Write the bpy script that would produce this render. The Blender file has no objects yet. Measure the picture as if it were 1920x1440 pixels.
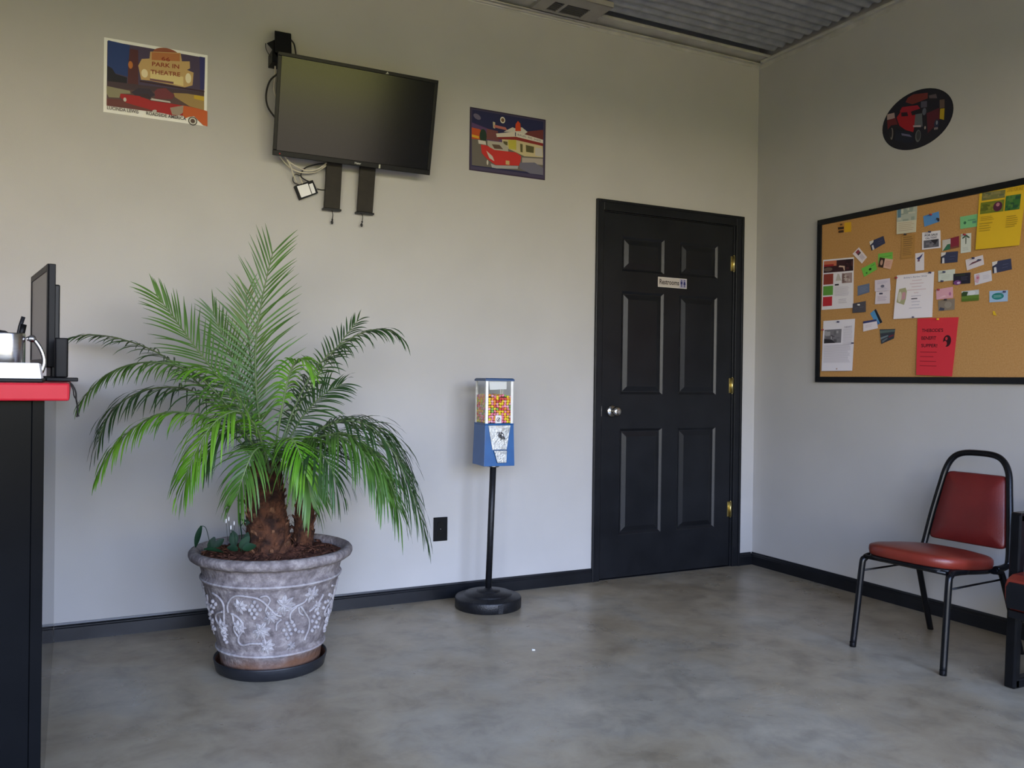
import bpy, math, random
from mathutils import Vector, Matrix
from mathutils.geometry import tessellate_polygon
random.seed(7)
SC = bpy.context.scene
COL = SC.collection
PI = math.pi

# ---------------------------------------------------------------- camera
cam_data = bpy.data.cameras.new('camera')
cam_data.sensor_width = 36.0
cam_data.sensor_fit = 'HORIZONTAL'
cam_data.lens = 30.2089
cam_data.clip_start = 0.05
cam_data.clip_end = 300
cam = bpy.data.objects.new('camera', cam_data)
COL.objects.link(cam)
cam.matrix_world = Matrix([[0.890218, -0.010159, -0.455422, -3.70038], [-0.455335, 0.009776, -0.890266, -3.98872], [0.013496, 0.999901, 0.004077, 1.09792]] + [[0, 0, 0, 1]])
SC.camera = cam

# ---------------------------------------------------------------- world, sun, window portals, exposure
SC.view_settings.view_transform = 'Standard'
SC.view_settings.look = 'None'
SC.view_settings.gamma = 1.0
SC.view_settings.use_curve_mapping = False
SC.view_settings.exposure = 1.57
SC.cycles.use_denoising = True
SC.cycles.max_bounces = 8
SC.cycles.diffuse_bounces = 5
SC.cycles.glossy_bounces = 4
SC.cycles.transparent_max_bounces = 16
SC.cycles.sample_clamp_indirect = 6.0
SC.cycles.caustics_reflective = False
SC.cycles.caustics_refractive = False

world = bpy.data.worlds.new('sky')
SC.world = world
world.use_nodes = True
wn = world.node_tree.nodes; wl = world.node_tree.links
wn.clear()
w_out = wn.new('ShaderNodeOutputWorld'); w_bg = wn.new('ShaderNodeBackground')
w_tc = wn.new('ShaderNodeTexCoord'); w_sep = wn.new('ShaderNodeSeparateXYZ'); w_ramp = wn.new('ShaderNodeValToRGB')
wl.new(w_tc.outputs['Generated'], w_sep.inputs[0]); wl.new(w_sep.outputs['Z'], w_ramp.inputs[0])
e = w_ramp.color_ramp.elements
e[0].position = 0.0; e[0].color = (1.18, 1.0, 0.68, 1)
e[1].position = 0.9; e[1].color = (0.30, 0.50, 1.0, 1)
m_ = w_ramp.color_ramp.elements.new(0.24); m_.color = (0.58, 0.78, 1.32, 1)
m_ = w_ramp.color_ramp.elements.new(0.08); m_.color = (1.02, 0.95, 0.82, 1)
wl.new(w_ramp.outputs[0], w_bg.inputs['Color'])
w_bg.inputs['Strength'].default_value = 5.6
wl.new(w_bg.outputs[0], w_out.inputs['Surface'])

sun_d = bpy.data.lights.new('sun', 'SUN')
sun_d.energy = 12.0; sun_d.angle = math.radians(1.0); sun_d.color = (1.0, 0.84, 0.52)
sun = bpy.data.objects.new('sun', sun_d); COL.objects.link(sun)
sun.location = (4, 10, 12)
sun.rotation_euler = Vector((-0.35, -0.75, -1.0)).to_track_quat('-Z', 'Y').to_euler()

FY = -5.5            # storefront wall
LX = -6.9            # far left wall
WINS = [(-6.7, -5.5), (-5.35, -3.95), (-3.8, -2.4), (-2.25, -0.7)]
WZ0, WZ1 = 0.12, 2.70
for a_, b_ in WINS:
    pd_ = bpy.data.lights.new('window_portal', 'AREA'); pd_.shape = 'RECTANGLE'
    pd_.size = b_ - a_; pd_.size_y = WZ1 - WZ0
    pd_.cycles.is_portal = True
    po = bpy.data.objects.new('window_portal', pd_); COL.objects.link(po)
    po.location = ((a_ + b_) / 2, FY - 0.02, (WZ0 + WZ1) / 2)
    po.rotation_euler = Vector((0, 1, 0)).to_track_quat('-Z', 'Y').to_euler()

# ---------------------------------------------------------------- material helpers
def lin(c): return c / 12.92 if c <= 0.04045 else ((c + 0.055) / 1.055) ** 2.4
def S(r, g, b, k=1.0): return (lin(r / 255) * k, lin(g / 255) * k, lin(b / 255) * k, 1)

def mat(name, color, rough=0.5, metal=0.0, spec=0.5, color2=None, nscale=20, bump=0.0, bscale=None, detail=4, lo=0.35, hi=0.65, coat=0.0, stretch=None, ior=None):
    m = bpy.data.materials.new(name); m.use_nodes = True
    nt = m.node_tree; b = nt.nodes['Principled BSDF']
    b.inputs['Base Color'].default_value = color
    b.inputs['Roughness'].default_value = rough
    b.inputs['Metallic'].default_value = metal
    b.inputs['Specular IOR Level'].default_value = spec
    if ior: b.inputs['IOR'].default_value = ior
    if coat: b.inputs['Coat Weight'].default_value = coat
    tc = nt.nodes.new('ShaderNodeTexCoord'); src = tc.outputs['Object']
    if stretch:
        mp = nt.nodes.new('ShaderNodeMapping'); mp.inputs['Scale'].default_value = stretch
        nt.links.new(src, mp.inputs[0]); src = mp.outputs[0]
    if color2 is not None:
        n = nt.nodes.new('ShaderNodeTexNoise'); n.inputs['Scale'].default_value = nscale; n.inputs['Detail'].default_value = detail
        nt.links.new(src, n.inputs['Vector'])
        r = nt.nodes.new('ShaderNodeValToRGB')
        r.color_ramp.elements[0].position = lo; r.color_ramp.elements[1].position = hi
        r.color_ramp.elements[0].color = color; r.color_ramp.elements[1].color = color2
        nt.links.new(n.outputs[0], r.inputs[0]); nt.links.new(r.outputs[0], b.inputs['Base Color'])
    if bump:
        n2 = nt.nodes.new('ShaderNodeTexNoise'); n2.inputs['Scale'].default_value = bscale or nscale * 3; n2.inputs['Detail'].default_value = 6
        nt.links.new(src, n2.inputs['Vector'])
        bp = nt.nodes.new('ShaderNodeBump'); bp.inputs['Strength'].default_value = bump; bp.inputs['Distance'].default_value = 0.01
        nt.links.new(n2.outputs[0], bp.inputs['Height']); nt.links.new(bp.outputs[0], b.inputs['Normal'])
    return m

M = {}
M['wall'] = mat('wall_paint', S(176, 174, 171), 0.62, 0, 0.35, S(180, 178, 175), 3, 0.05, 260)
M['black_paint'] = mat('black_satin_paint', S(15, 17, 21), 0.33, 0, 0.5, S(22, 24, 28), 6, 0.03, 150, ior=1.38)
M['black_gloss'] = mat('black_counter_paint', S(7, 8, 10), 0.24, 0, 0.5, S(10, 11, 13), 5, ior=1.14)
M['side_gloss'] = mat('black_gloss_side_panel', S(9, 10, 12), 0.10, 0, 0.5, S(12, 13, 15), 5, ior=1.30)
M['black_plastic'] = mat('black_plastic', S(8, 8, 11), 0.42, 0, 0.5, S(11, 12, 14), 30, ior=1.24)
M['dark_grey_plastic'] = mat('dark_grey_plastic', S(26, 27, 30), 0.4, 0, 0.5, S(32, 33, 36), 30, ior=1.3)
M['tv_black'] = mat('tv_bezel_black', S(12, 12, 12), 0.32, 0, 0.5, S(16, 16, 15), 30, ior=1.26)
M['screen'] = mat('screen_glass_dark', S(8, 8, 9), 0.16, 0, 0.5, S(9, 9, 10), 5, ior=1.36)
M['screen_grey'] = mat('monitor_screen_grey', S(96, 92, 88), 0.3, 0, 0.5, S(100, 96, 92), 5)
M['cast_iron'] = mat('cast_iron_black', S(18, 19, 22), 0.42, 0, 0.5, S(28, 30, 34), 40, 0.15, 160, lo=.45, hi=.8, ior=1.4)
M['tube_black'] = mat('black_tube_enamel', S(10, 11, 13), 0.27, 0, 0.5, S(14, 15, 18), 18, ior=1.33)
M['vinyl'] = mat('red_brown_vinyl', S(106, 36, 27), 0.36, 0, 0.45, S(118, 43, 31), 9, 0.10, 220)
M['vinyl_dark'] = mat('dark_red_vinyl', S(92, 26, 25), 0.4, 0, 0.45, S(100, 29, 27), 9, 0.10, 220)
M['red_laminate'] = mat('red_laminate', S(166, 30, 42), 0.36, 0, 0.5, S(172, 34, 46), 12, ior=1.25)
M['galv'] = mat('galvanised_steel', S(150, 153, 160), 0.45, 0.55, 0.5, S(178, 181, 188), 14, 0.06, 60, lo=.3, hi=.7)
M['trim_metal'] = mat('bright_steel_trim', S(186, 184, 178), 0.4, 0.35, 0.5, S(206, 204, 198), 8)
M['steel'] = mat('brushed_steel', S(196, 196, 198), 0.24, 1.0, 0.5, S(170, 170, 174), 60, stretch=(1, 1, 30))
M['chrome'] = mat('chrome', S(220, 220, 222), 0.12, 1.0, 0.5, S(200, 200, 204), 30)
M['plate_metal'] = mat('cast_metal_plate', S(178, 180, 178), 0.38, 0.85, 0.5, S(140, 143, 142), 45, 0.2, 120)
M['brass'] = mat('brass_hinge', S(206, 190, 130), 0.28, 1.0, 0.5, S(190, 172, 112), 40)
M['nickel'] = mat('satin_nickel', S(190, 186, 176), 0.22, 1.0, 0.5, S(172, 168, 160), 30)
M['blue_paint'] = mat('blue_enamel', S(16, 80, 138), 0.3, 0, 0.5, S(20, 86, 146), 20)
M['blue_lid'] = mat('blue_lid_enamel', S(48, 78, 120), 0.35, 0, 0.5, S(54, 84, 126), 20)
M['white'] = mat('white_card', S(236, 236, 236), 0.6, 0, 0.4, S(228, 228, 230), 15)
M['off_white'] = mat('off_white_plastic', S(205, 202, 192), 0.5, 0, 0.4, S(196, 192, 182), 15)
M['white_cable'] = mat('white_cable_jacket', S(200, 194, 176), 0.5, 0, 0.4, S(190, 184, 166), 40)
M['black_cable'] = mat('black_cable_jacket', S(24, 22, 20), 0.5, 0, 0.4, S(32, 28, 24), 40)
M['saucer'] = mat('dark_saucer_plastic', S(24, 26, 31), 0.45, 0, 0.4, S(32, 34, 38), 14, 0.08, 90)
M['rust'] = mat('rusty_residue', S(92, 52, 30), 0.8, 0, 0.3, S(58, 38, 28), 30, 0.3, 90)
M['soil'] = mat('red_brown_mulch', S(104, 66, 48), 0.95, 0, 0.2, S(62, 36, 28), 45, 0.8, 120)
M['trunk'] = mat('fibrous_palm_trunk', S(92, 58, 40), 0.9, 0, 0.2, S(46, 31, 26), 28, 0.8, 110)
M['husk'] = mat('pale_cut_husk', S(122, 86, 62), 0.9, 0, 0.2, S(70, 46, 34), 60, 0.5, 120)
M['rachis'] = mat('frond_stem_green', S(86, 108, 62), 0.5, 0, 0.4, S(104, 120, 76), 20)
M['grass'] = mat('lawn_green', S(148, 140, 48), 0.95, 0, 0.1, S(162, 148, 64), 0.6)
M['asphalt'] = mat('parking_asphalt', S(108, 92, 68), 0.9, 0, 0.2, S(122, 104, 78), 0.8)
M['tree_green'] = mat('tree_foliage', S(58, 78, 34), 0.95, 0, 0.1, S(84, 100, 44), 0.8)
M['frame_alu'] = mat('dark_window_frame', S(50, 48, 46), 0.4, 0.6, 0.5, S(58, 56, 54), 10)

def leaf_mat(name, c1, c2, trans=0.35):
    m = bpy.data.materials.new(name); m.use_nodes = True; nt = m.node_tree
    b = nt.nodes['Principled BSDF']; out = nt.nodes['Material Output']
    tc = nt.nodes.new('ShaderNodeTexCoord'); n = nt.nodes.new('ShaderNodeTexNoise'); n.inputs['Scale'].default_value = 9
    nt.links.new(tc.outputs['Object'], n.inputs['Vector'])
    r = nt.nodes.new('ShaderNodeValToRGB'); r.color_ramp.elements[0].position = .35; r.color_ramp.elements[1].position = .65
    r.color_ramp.elements[0].color = c1; r.color_ramp.elements[1].color = c2
    nt.links.new(n.outputs[0], r.inputs[0]); nt.links.new(r.outputs[0], b.inputs['Base Color'])
    b.inputs['Roughness'].default_value = 0.42; b.inputs['Specular IOR Level'].default_value = 0.45
    t = nt.nodes.new('ShaderNodeBsdfTranslucent'); nt.links.new(r.outputs[0], t.inputs['Color'])
    mx = nt.nodes.new('ShaderNodeMixShader'); mx.inputs[0].default_value = trans
    nt.links.new(b.outputs[0], mx.inputs[1]); nt.links.new(t.outputs[0], mx.inputs[2]); nt.links.new(mx.outputs[0], out.inputs['Surface'])
    return m
M['leaf_dark'] = leaf_mat('palm_leaf_dark', S(44, 72, 38), S(64, 96, 50), 0.25)
M['leaf_mid'] = leaf_mat('palm_leaf_mid', S(66, 104, 40), S(90, 130, 54), 0.3)
M['leaf_bright'] = leaf_mat('palm_leaf_bright', S(88, 148, 34), S(120, 172, 54), 0.35)
M['leaf_pale'] = leaf_mat('palm_leaf_pale', S(92, 122, 58), S(124, 148, 82), 0.35)
M['ivy'] = leaf_mat('ivy_leaf', S(12, 34, 20), S(22, 52, 30), 0.1)
M['ivy'].node_tree.nodes['Principled BSDF'].inputs['Roughness'].default_value = .6
M['ivy'].node_tree.nodes['Principled BSDF'].inputs['IOR'].default_value = 1.3

# polished concrete
def floor_material():
    m = bpy.data.materials.new('polished_concrete'); m.use_nodes = True; nt = m.node_tree; b = nt.nodes['Principled BSDF']
    tc = nt.nodes.new('ShaderNodeTexCoord')
    def noise(sc, det, dist=0.0, rough=.55):
        n = nt.nodes.new('ShaderNodeTexNoise'); n.inputs['Scale'].default_value = sc; n.inputs['Detail'].default_value = det
        n.inputs['Distortion'].default_value = dist; n.inputs['Roughness'].default_value = rough
        nt.links.new(tc.outputs['Object'], n.inputs['Vector']); return n
    def ramp(n, stops):
        r = nt.nodes.new('ShaderNodeValToRGB'); cr = r.color_ramp
        cr.elements[0].position = stops[0][0]; cr.elements[0].color = stops[0][1]
        cr.elements[1].position = stops[-1][0]; cr.elements[1].color = stops[-1][1]
        for p_, c_ in stops[1:-1]:
            q = cr.elements.new(p_); q.color = c_
        nt.links.new(n.outputs[0], r.inputs[0]); return r
    a = ramp(noise(1.6, 7, 0.3, .62), [(.30, S(146, 133, 112)), (.48, S(168, 158, 140)), (.60, S(166, 161, 150)), (.74, S(190, 182, 166))])
    c = ramp(noise(7, 8, .4, .65), [(.32, S(188, 178, 158)), (.5, S(232, 222, 202)), (.70, S(254, 246, 226))])
    mx = nt.nodes.new('ShaderNodeMix'); mx.data_type = 'RGBA'; mx.blend_type = 'MULTIPLY'; mx.inputs[0].default_value = 0.75
    nt.links.new(a.outputs[0], mx.inputs[6]); nt.links.new(c.outputs[0], mx.inputs[7])
    nt.links.new(mx.outputs[2], b.inputs['Base Color'])
    rr = ramp(noise(3, 5, .5), [(.3, (.24,) * 3 + (1,)), (.7, (.42,) * 3 + (1,))])
    nt.links.new(rr.outputs[0], b.inputs['Roughness'])
    b.inputs['Specular IOR Level'].default_value = 0.5
    return m
M['floor'] = floor_material()

def cork_material():
    m = bpy.data.materials.new('cork'); m.use_nodes = True; nt = m.node_tree; b = nt.nodes['Principled BSDF']
    tc = nt.nodes.new('ShaderNodeTexCoord')
    n = nt.nodes.new('ShaderNodeTexNoise'); n.inputs['Scale'].default_value = 160; n.inputs['Detail'].default_value = 5
    nt.links.new(tc.outputs['Object'], n.inputs['Vector'])
    r = nt.nodes.new('ShaderNodeValToRGB'); r.color_ramp.elements[0].position = .3; r.color_ramp.elements[1].position = .7
    r.color_ramp.elements[0].color = S(176, 130, 76); r.color_ramp.elements[1].color = S(192, 148, 94)
    nt.links.new(n.outputs[0], r.inputs[0]); nt.links.new(r.outputs[0], b.inputs['Base Color'])
    b.inputs['Roughness'].default_value = .9; b.inputs['Specular IOR Level'].default_value = .2
    return m
M['cork'] = cork_material()

def pot_material(name, c1, c2, c3):
    m = bpy.data.materials.new(name); m.use_nodes = True; nt = m.node_tree; b = nt.nodes['Principled BSDF']
    tc = nt.nodes.new('ShaderNodeTexCoord')
    n = nt.nodes.new('ShaderNodeTexNoise'); n.inputs['Scale'].default_value = 26; n.inputs['Detail'].default_value = 8; n.inputs['Roughness'].default_value = .7
    nt.links.new(tc.outputs['Object'], n.inputs['Vector'])
    r = nt.nodes.new('ShaderNodeValToRGB'); cr = r.color_ramp
    cr.elements[0].position = .3; cr.elements[0].color = c1; cr.elements[1].position = .72; cr.elements[1].color = c3
    q = cr.elements.new(.5); q.color = c2
    nt.links.new(n.outputs[0], r.inputs[0])
    # brown water stain on the lowest few centimetres
    sp = nt.nodes.new('ShaderNodeSeparateXYZ'); nt.links.new(tc.outputs['Object'], sp.inputs[0])
    n2 = nt.nodes.new('ShaderNodeTexNoise'); n2.inputs['Scale'].default_value = 7
    nt.links.new(tc.outputs['Object'], n2.inputs['Vector'])
    ad = nt.nodes.new('ShaderNodeMath'); ad.operation = 'MULTIPLY_ADD'; ad.inputs[1].default_value = -0.10
    nt.links.new(n2.outputs[0], ad.inputs[0]); nt.links.new(sp.outputs['Z'], ad.inputs[2])
    mr = nt.nodes.new('ShaderNodeMapRange'); mr.inputs['From Min'].default_value = -0.01; mr.inputs['From Max'].default_value = 0.032
    mr.inputs['To Min'].default_value = 0.85; mr.inputs['To Max'].default_value = 0
    nt.links.new(ad.outputs[0], mr.inputs['Value'])
    mx = nt.nodes.new('ShaderNodeMix'); mx.data_type = 'RGBA'; mx.inputs[7].default_value = S(104, 68, 42)
    nt.links.new(mr.outputs[0], mx.inputs[0]); nt.links.new(r.outputs[0], mx.inputs[6])
    nt.links.new(mx.outputs[2], b.inputs['Base Color'])
    b.inputs['Roughness'].default_value = .85; b.inputs['Specular IOR Level'].default_value = .25
    n3 = nt.nodes.new('ShaderNodeTexNoise'); n3.inputs['Scale'].default_value = 70; n3.inputs['Detail'].default_value = 6
    nt.links.new(tc.outputs['Object'], n3.inputs['Vector'])
    bp = nt.nodes.new('ShaderNodeBump'); bp.inputs['Strength'].default_value = .6; bp.inputs['Distance'].default_value = .008
    nt.links.new(n3.outputs[0], bp.inputs['Height']); nt.links.new(bp.outputs[0], b.inputs['Normal'])
    return m
M['pot'] = pot_material('weathered_pot_stone', S(84, 77, 77), S(122, 114, 113), S(166, 159, 155))
M['pot_relief'] = pot_material('pale_raised_relief', S(132, 126, 127), S(158, 153, 153), S(182, 178, 177))

def glass_pane_material():
    m = bpy.data.materials.new('thin_clear_glass'); m.use_nodes = True; nt = m.node_tree
    nt.nodes.remove(nt.nodes['Principled BSDF']); out = nt.nodes['Material Output']
    t = nt.nodes.new('ShaderNodeBsdfTransparent'); t.inputs[0].default_value = (.95, .96, .96, 1)
    g = nt.nodes.new('ShaderNodeBsdfGlossy'); g.inputs['Roughness'].default_value = .05
    f = nt.nodes.new('ShaderNodeFresnel'); f.inputs[0].default_value = 1.45
    mx = nt.nodes.new('ShaderNodeMixShader')
    ge = nt.nodes.new('ShaderNodeNewGeometry'); sb = nt.nodes.new('ShaderNodeMath'); sb.operation = 'SUBTRACT'; sb.inputs[0].default_value = 1
    ml = nt.nodes.new('ShaderNodeMath'); ml.operation = 'MULTIPLY'
    nt.links.new(ge.outputs['Backfacing'], sb.inputs[1]); nt.links.new(sb.outputs[0], ml.inputs[0]); nt.links.new(f.outputs[0], ml.inputs[1])
    nt.links.new(ml.outputs[0], mx.inputs[0]); nt.links.new(t.outputs[0], mx.inputs[1]); nt.links.new(g.outputs[0], mx.inputs[2])
    nt.links.new(mx.outputs[0], out.inputs['Surface']); return m
M['glass'] = glass_pane_material()

def print_material():
    m = bpy.data.materials.new('printed_ink'); m.use_nodes = True; nt = m.node_tree; b = nt.nodes['Principled BSDF']
    a = nt.nodes.new('ShaderNodeVertexColor'); a.layer_name = 'ink'
    nt.links.new(a.outputs[0], b.inputs['Base Color'])
    b.inputs['Roughness'].default_value = .55; b.inputs['Specular IOR Level'].default_value = .3
    return m
M['print'] = print_material()

# ---------------------------------------------------------------- mesh builder
class MB:
    def __init__(s): s.v = []; s.f = []; s.mi = []; s.sm = []; s.cur = 0; s.smooth = False
    def add(s, vs, fs, smooth=None):
        o = len(s.v); s.v += [tuple(v) for v in vs]
        for f in fs:
            s.f.append([i + o for i in f]); s.mi.append(s.cur); s.sm.append(s.smooth if smooth is None else smooth)
    def box(s, x0, x1, y0, y1, z0, z1, mtx=None):
        vs = [Vector((x, y, z)) for z in (z0, z1) for y in (y0, y1) for x in (x0, x1)]
        if mtx is not None: vs = [mtx @ v for v in vs]
        s.add(vs, [(0, 2, 3, 1), (4, 5, 7, 6), (0, 1, 5, 4), (2, 6, 7, 3), (0, 4, 6, 2), (1, 3, 7, 5)], False)
    def hexa(s, bot, top):
        vs = [Vector(v) for v in bot] + [Vector(v) for v in top]; n = len(bot)
        s.add(vs, [tuple(range(n))[::-1], tuple(range(n, 2 * n))] + [(i, (i + 1) % n, n + (i + 1) % n, n + i) for i in range(n)], False)
    def rbox(s, x0, x1, y0, y1, z0, z1, r=.005, mtx=None):   # vertical-edge rounded box
        pts = []
        for cx, cy, a0 in ((x1 - r, y1 - r, 0), (x0 + r, y1 - r, 90), (x0 + r, y0 + r, 180), (x1 - r, y0 + r, 270)):
            for k in range(4):
                a = math.radians(a0 + k * 30); pts.append((cx + r * math.cos(a), cy + r * math.sin(a)))
        b = [Vector((x, y, z0)) for x, y in pts]; t = [Vector((x, y, z1)) for x, y in pts]
        if mtx is not None: b = [mtx @ v for v in b]; t = [mtx @ v for v in t]
        s.hexa(b, t)
    def tube(s, pts, r, n=8, cap=True, closed=False, flat=1.0):
        P = [Vector(p) for p in pts]; R = r if isinstance(r, (list, tuple)) else [r] * len(P)
        vs = []; N = None
        for i, p in enumerate(P):
            if closed: t = (P[(i + 1) % len(P)] - P[i - 1]).normalized()
            else: t = (P[min(i + 1, len(P) - 1)] - P[max(i - 1, 0)]).normalized()
            if N is None:
                N = t.orthogonal().normalized()
                if abs(t.z) < .95: N = (Vector((0, 0, 1)) - t * t.z).normalized()
            else:
                N = (N - t * N.dot(t)); N = N.normalized() if N.length > 1e-6 else t.orthogonal().normalized()
            B = t.cross(N)
            for k in range(n):
                a = 2 * PI * k / n; vs.append(p + (N * math.cos(a) * flat + B * math.sin(a)) * R[i])
        fs = []; L = len(P)
        for i in range(L if closed else L - 1):
            j = (i + 1) % L
            for k in range(n): fs.append((i * n + k, i * n + (k + 1) % n, j * n + (k + 1) % n, j * n + k))
        s.add(vs, fs, True)
        if cap and not closed:
            o = len(s.v) - len(vs)
            for base, rev in ((0, True), ((L - 1) * n, False)):
                f = [o + base + k for k in range(n)]
                s.f.append(f[::-1] if rev else f); s.mi.append(s.cur); s.sm.append(False)
    def lathe(s, prof, n=48, c=(0, 0, 0), mtx=None, smooth=True, cap=False):
        vs = []; c = Vector(c)
        for r, z in prof:
            for k in range(n):
                a = 2 * PI * k / n; v = Vector((r * math.cos(a), r * math.sin(a), z))
                if mtx is not None: v = mtx @ v
                vs.append(v + c)
        fs = [(i * n + k, i * n + (k + 1) % n, (i + 1) * n + (k + 1) % n, (i + 1) * n + k) for i in range(len(prof) - 1) for k in range(n)]
        s.add(vs, fs, smooth)
        if cap:
            o = len(s.v) - len(vs)
            s.f.append([o + k for k in range(n)][::-1]); s.mi.append(s.cur); s.sm.append(False)
            s.f.append([o + (len(prof) - 1) * n + k for k in range(n)]); s.mi.append(s.cur); s.sm.append(False)
    def blob(s, c, rx, ry, rz, nu=8, nv=5, mtx=None):
        vs = []; c = Vector(c)
        for i in range(nv + 1):
            th = PI * i / nv
            for k in range(nu):
                a = 2 * PI * k / nu; v = Vector((rx * math.sin(th) * math.cos(a), ry * math.sin(th) * math.sin(a), rz * math.cos(th)))
                if mtx is not None: v = mtx @ v
                vs.append(v + c)
        fs = [(i * nu + k, (i + 1) * nu + k, (i + 1) * nu + (k + 1) % nu, i * nu + (k + 1) % nu) for i in range(nv) for k in range(nu)]
        s.add(vs, fs, True)
    def build(s, name, mats, parent=None, bevel=0, loc=None):
        me = bpy.data.meshes.new(name)
        vs = s.v
        if loc is not None:
            L_ = Vector(loc); vs = [tuple(Vector(v) - L_) for v in vs]
        me.from_pydata(vs, [], s.f)
        if not isinstance(mats, (list, tuple)): mats = [mats]
        for m in mats: me.materials.append(m)
        me.polygons.foreach_set('material_index', s.mi); me.polygons.foreach_set('use_smooth', s.sm)
        me.validate(clean_customdata=False); me.update()
        o = bpy.data.objects.new(name, me); COL.objects.link(o)
        if parent is not None: o.parent = parent
        if loc is not None: o.location = loc
        if bevel:
            b = o.modifiers.new('soft_edges', 'BEVEL'); b.width = bevel; b.segments = 2; b.limit_method = 'ANGLE'; b.angle_limit = math.radians(40)
        return o

def tag(o, label, cat, group=None, kind=None):
    if label: o['label'] = label
    if cat: o['category'] = cat
    if group: o['group'] = group
    if kind: o['kind'] = kind
    return o
def empty(name, loc=(0, 0, 0), rot=(0, 0, 0), label=None, cat=None, group=None, kind=None):
    o = bpy.data.objects.new(name, None); COL.objects.link(o); o.location = loc; o.rotation_euler = rot
    o.empty_display_size = .05
    return tag(o, label, cat, group, kind)
def struct(o, label=None): o['kind'] = 'structure'; return o

# ---- flat printed matter: coloured shapes lying in one plane, each shape a hair above the last
def text_tris(body, size=1.0, bold=False):
    cu = bpy.data.curves.new('lettering', 'FONT'); cu.body = body; cu.size = size; cu.align_x = 'LEFT'
    if bold: cu.offset = 0.018 * size
    cu.resolution_u = 3
    o = bpy.data.objects.new('lettering', cu); COL.objects.link(o)
    dg = bpy.context.evaluated_depsgraph_get(); dg.update()
    me = o.evaluated_get(dg).to_mesh()
    vs = [(v.co.x, v.co.y) for v in me.vertices]; fs = [list(p.vertices) for p in me.polygons]
    o.evaluated_get(dg).to_mesh_clear()
    bpy.data.objects.remove(o); bpy.data.curves.remove(cu)
    return vs, fs

class Print:
    """shapes in (a, b) mapped by fn(a, b, h) to space; h is the tiny height of each layer."""
    def __init__(s, fn, step=.00012, k=1.0): s.k = k; s.fn = fn; s.v = []; s.f = []; s.c = []; s.h = 0; s.step = step
    def poly(s, pts, col):
        s.h += s.step; o = len(s.v); n = len(pts)
        s.v += [s.fn(a, b, s.h) for a, b in pts]
        if n <= 3: s.f.append([o + i for i in range(n)]); s.c.append(col); return s
        for t in tessellate_polygon([[Vector((a, b, 0)) for a, b in pts]]):
            s.f.append([o + i for i in t]); s.c.append(col)
        return s
    def rect(s, a0, b0, a1, b1, col): return s.poly([(a0, b0), (a1, b0), (a1, b1), (a0, b1)], col)
    def oval(s, a, b, ra, rb, col, n=24, rot=0):
        c_, s_ = math.cos(rot), math.sin(rot)
        return s.poly([(a + ra * math.cos(t) * c_ - rb * math.sin(t) * s_, b + ra * math.cos(t) * s_ + rb * math.sin(t) * c_) for t in [2 * PI * k / n for k in range(n)]], col)
    def text(s, body, a0, b0, a1, b1, col, skew=(0, 0), bold=True):
        """lettering fitted into the box (a0,b0)-(a1,b1), b1 the top"""
        vs, fs = text_tris(body, 1.0, bold)
        if not vs: return s
        x0 = min(v[0] for v in vs); x1 = max(v[0] for v in vs); y0 = min(v[1] for v in vs); y1 = max(v[1] for v in vs)
        s.h += s.step; o = len(s.v)
        for x, y in vs:
            u = (x - x0) / (x1 - x0); w = (y - y0) / (y1 - y0)
            s.v.append(s.fn(a0 + u * (a1 - a0) + skew[0] * w, b0 + w * (b1 - b0) + skew[1] * u, s.h))
        for f in fs: s.f.append([o + i for i in f]); s.c.append(col)
        return s
    def build(s, name, parent=None, back=None):
        """back: outline (list of (a,b)) to give the sheet its own thickness"""
        if back is not None:
            pts, col, th = back; o = len(s.v); n = len(pts)
            s.v += [s.fn(a, b, 0) for a, b in pts] + [s.fn(a, b, -th) for a, b in pts]
            s.f.append([o + i for i in range(n)]); s.c.append(col)
            s.f.append([o + n + i for i in range(n)][::-1]); s.c.append(col)
            for i in range(n): s.f.append([o + i, o + n + i, o + n + (i + 1) % n, o + (i + 1) % n]); s.c.append(col)
        me = bpy.data.meshes.new(name); me.from_pydata([tuple(v) for v in s.v], [], s.f)
        at = me.color_attributes.new('ink', 'FLOAT_COLOR', 'CORNER')
        k = 0
        for p_, c in zip(me.polygons, s.c):
            for li in p_.loop_indices: at.data[li].color = (c[0] * s.k, c[1] * s.k, c[2] * s.k, 1)
        me.materials.append(M['print']); me.update()
        ob = bpy.data.objects.new(name, me); COL.objects.link(ob)
        if parent is not None: ob.parent = parent
        return ob

def copy_tree(o, parent=None):
    c = o.copy(); COL.objects.link(c)
    if parent is not None: c.parent = parent
    for ch in list(o.children): copy_tree(ch, c)
    return c
def smoothpath(pts, n=6):
    P = [Vector(p) for p in pts]; out = []
    for i in range(len(P) - 1):
        p0 = P[max(i - 1, 0)]; p1 = P[i]; p2 = P[i + 1]; p3 = P[min(i + 2, len(P) - 1)]
        for k in range(n):
            t = k / n
            out.append(.5 * ((2 * p1) + (-p0 + p2) * t + (2 * p0 - 5 * p1 + 4 * p2 - p3) * t * t + (-p0 + 3 * p1 - 3 * p2 + p3) * t ** 3))
    out.append(P[-1]); return out

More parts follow.
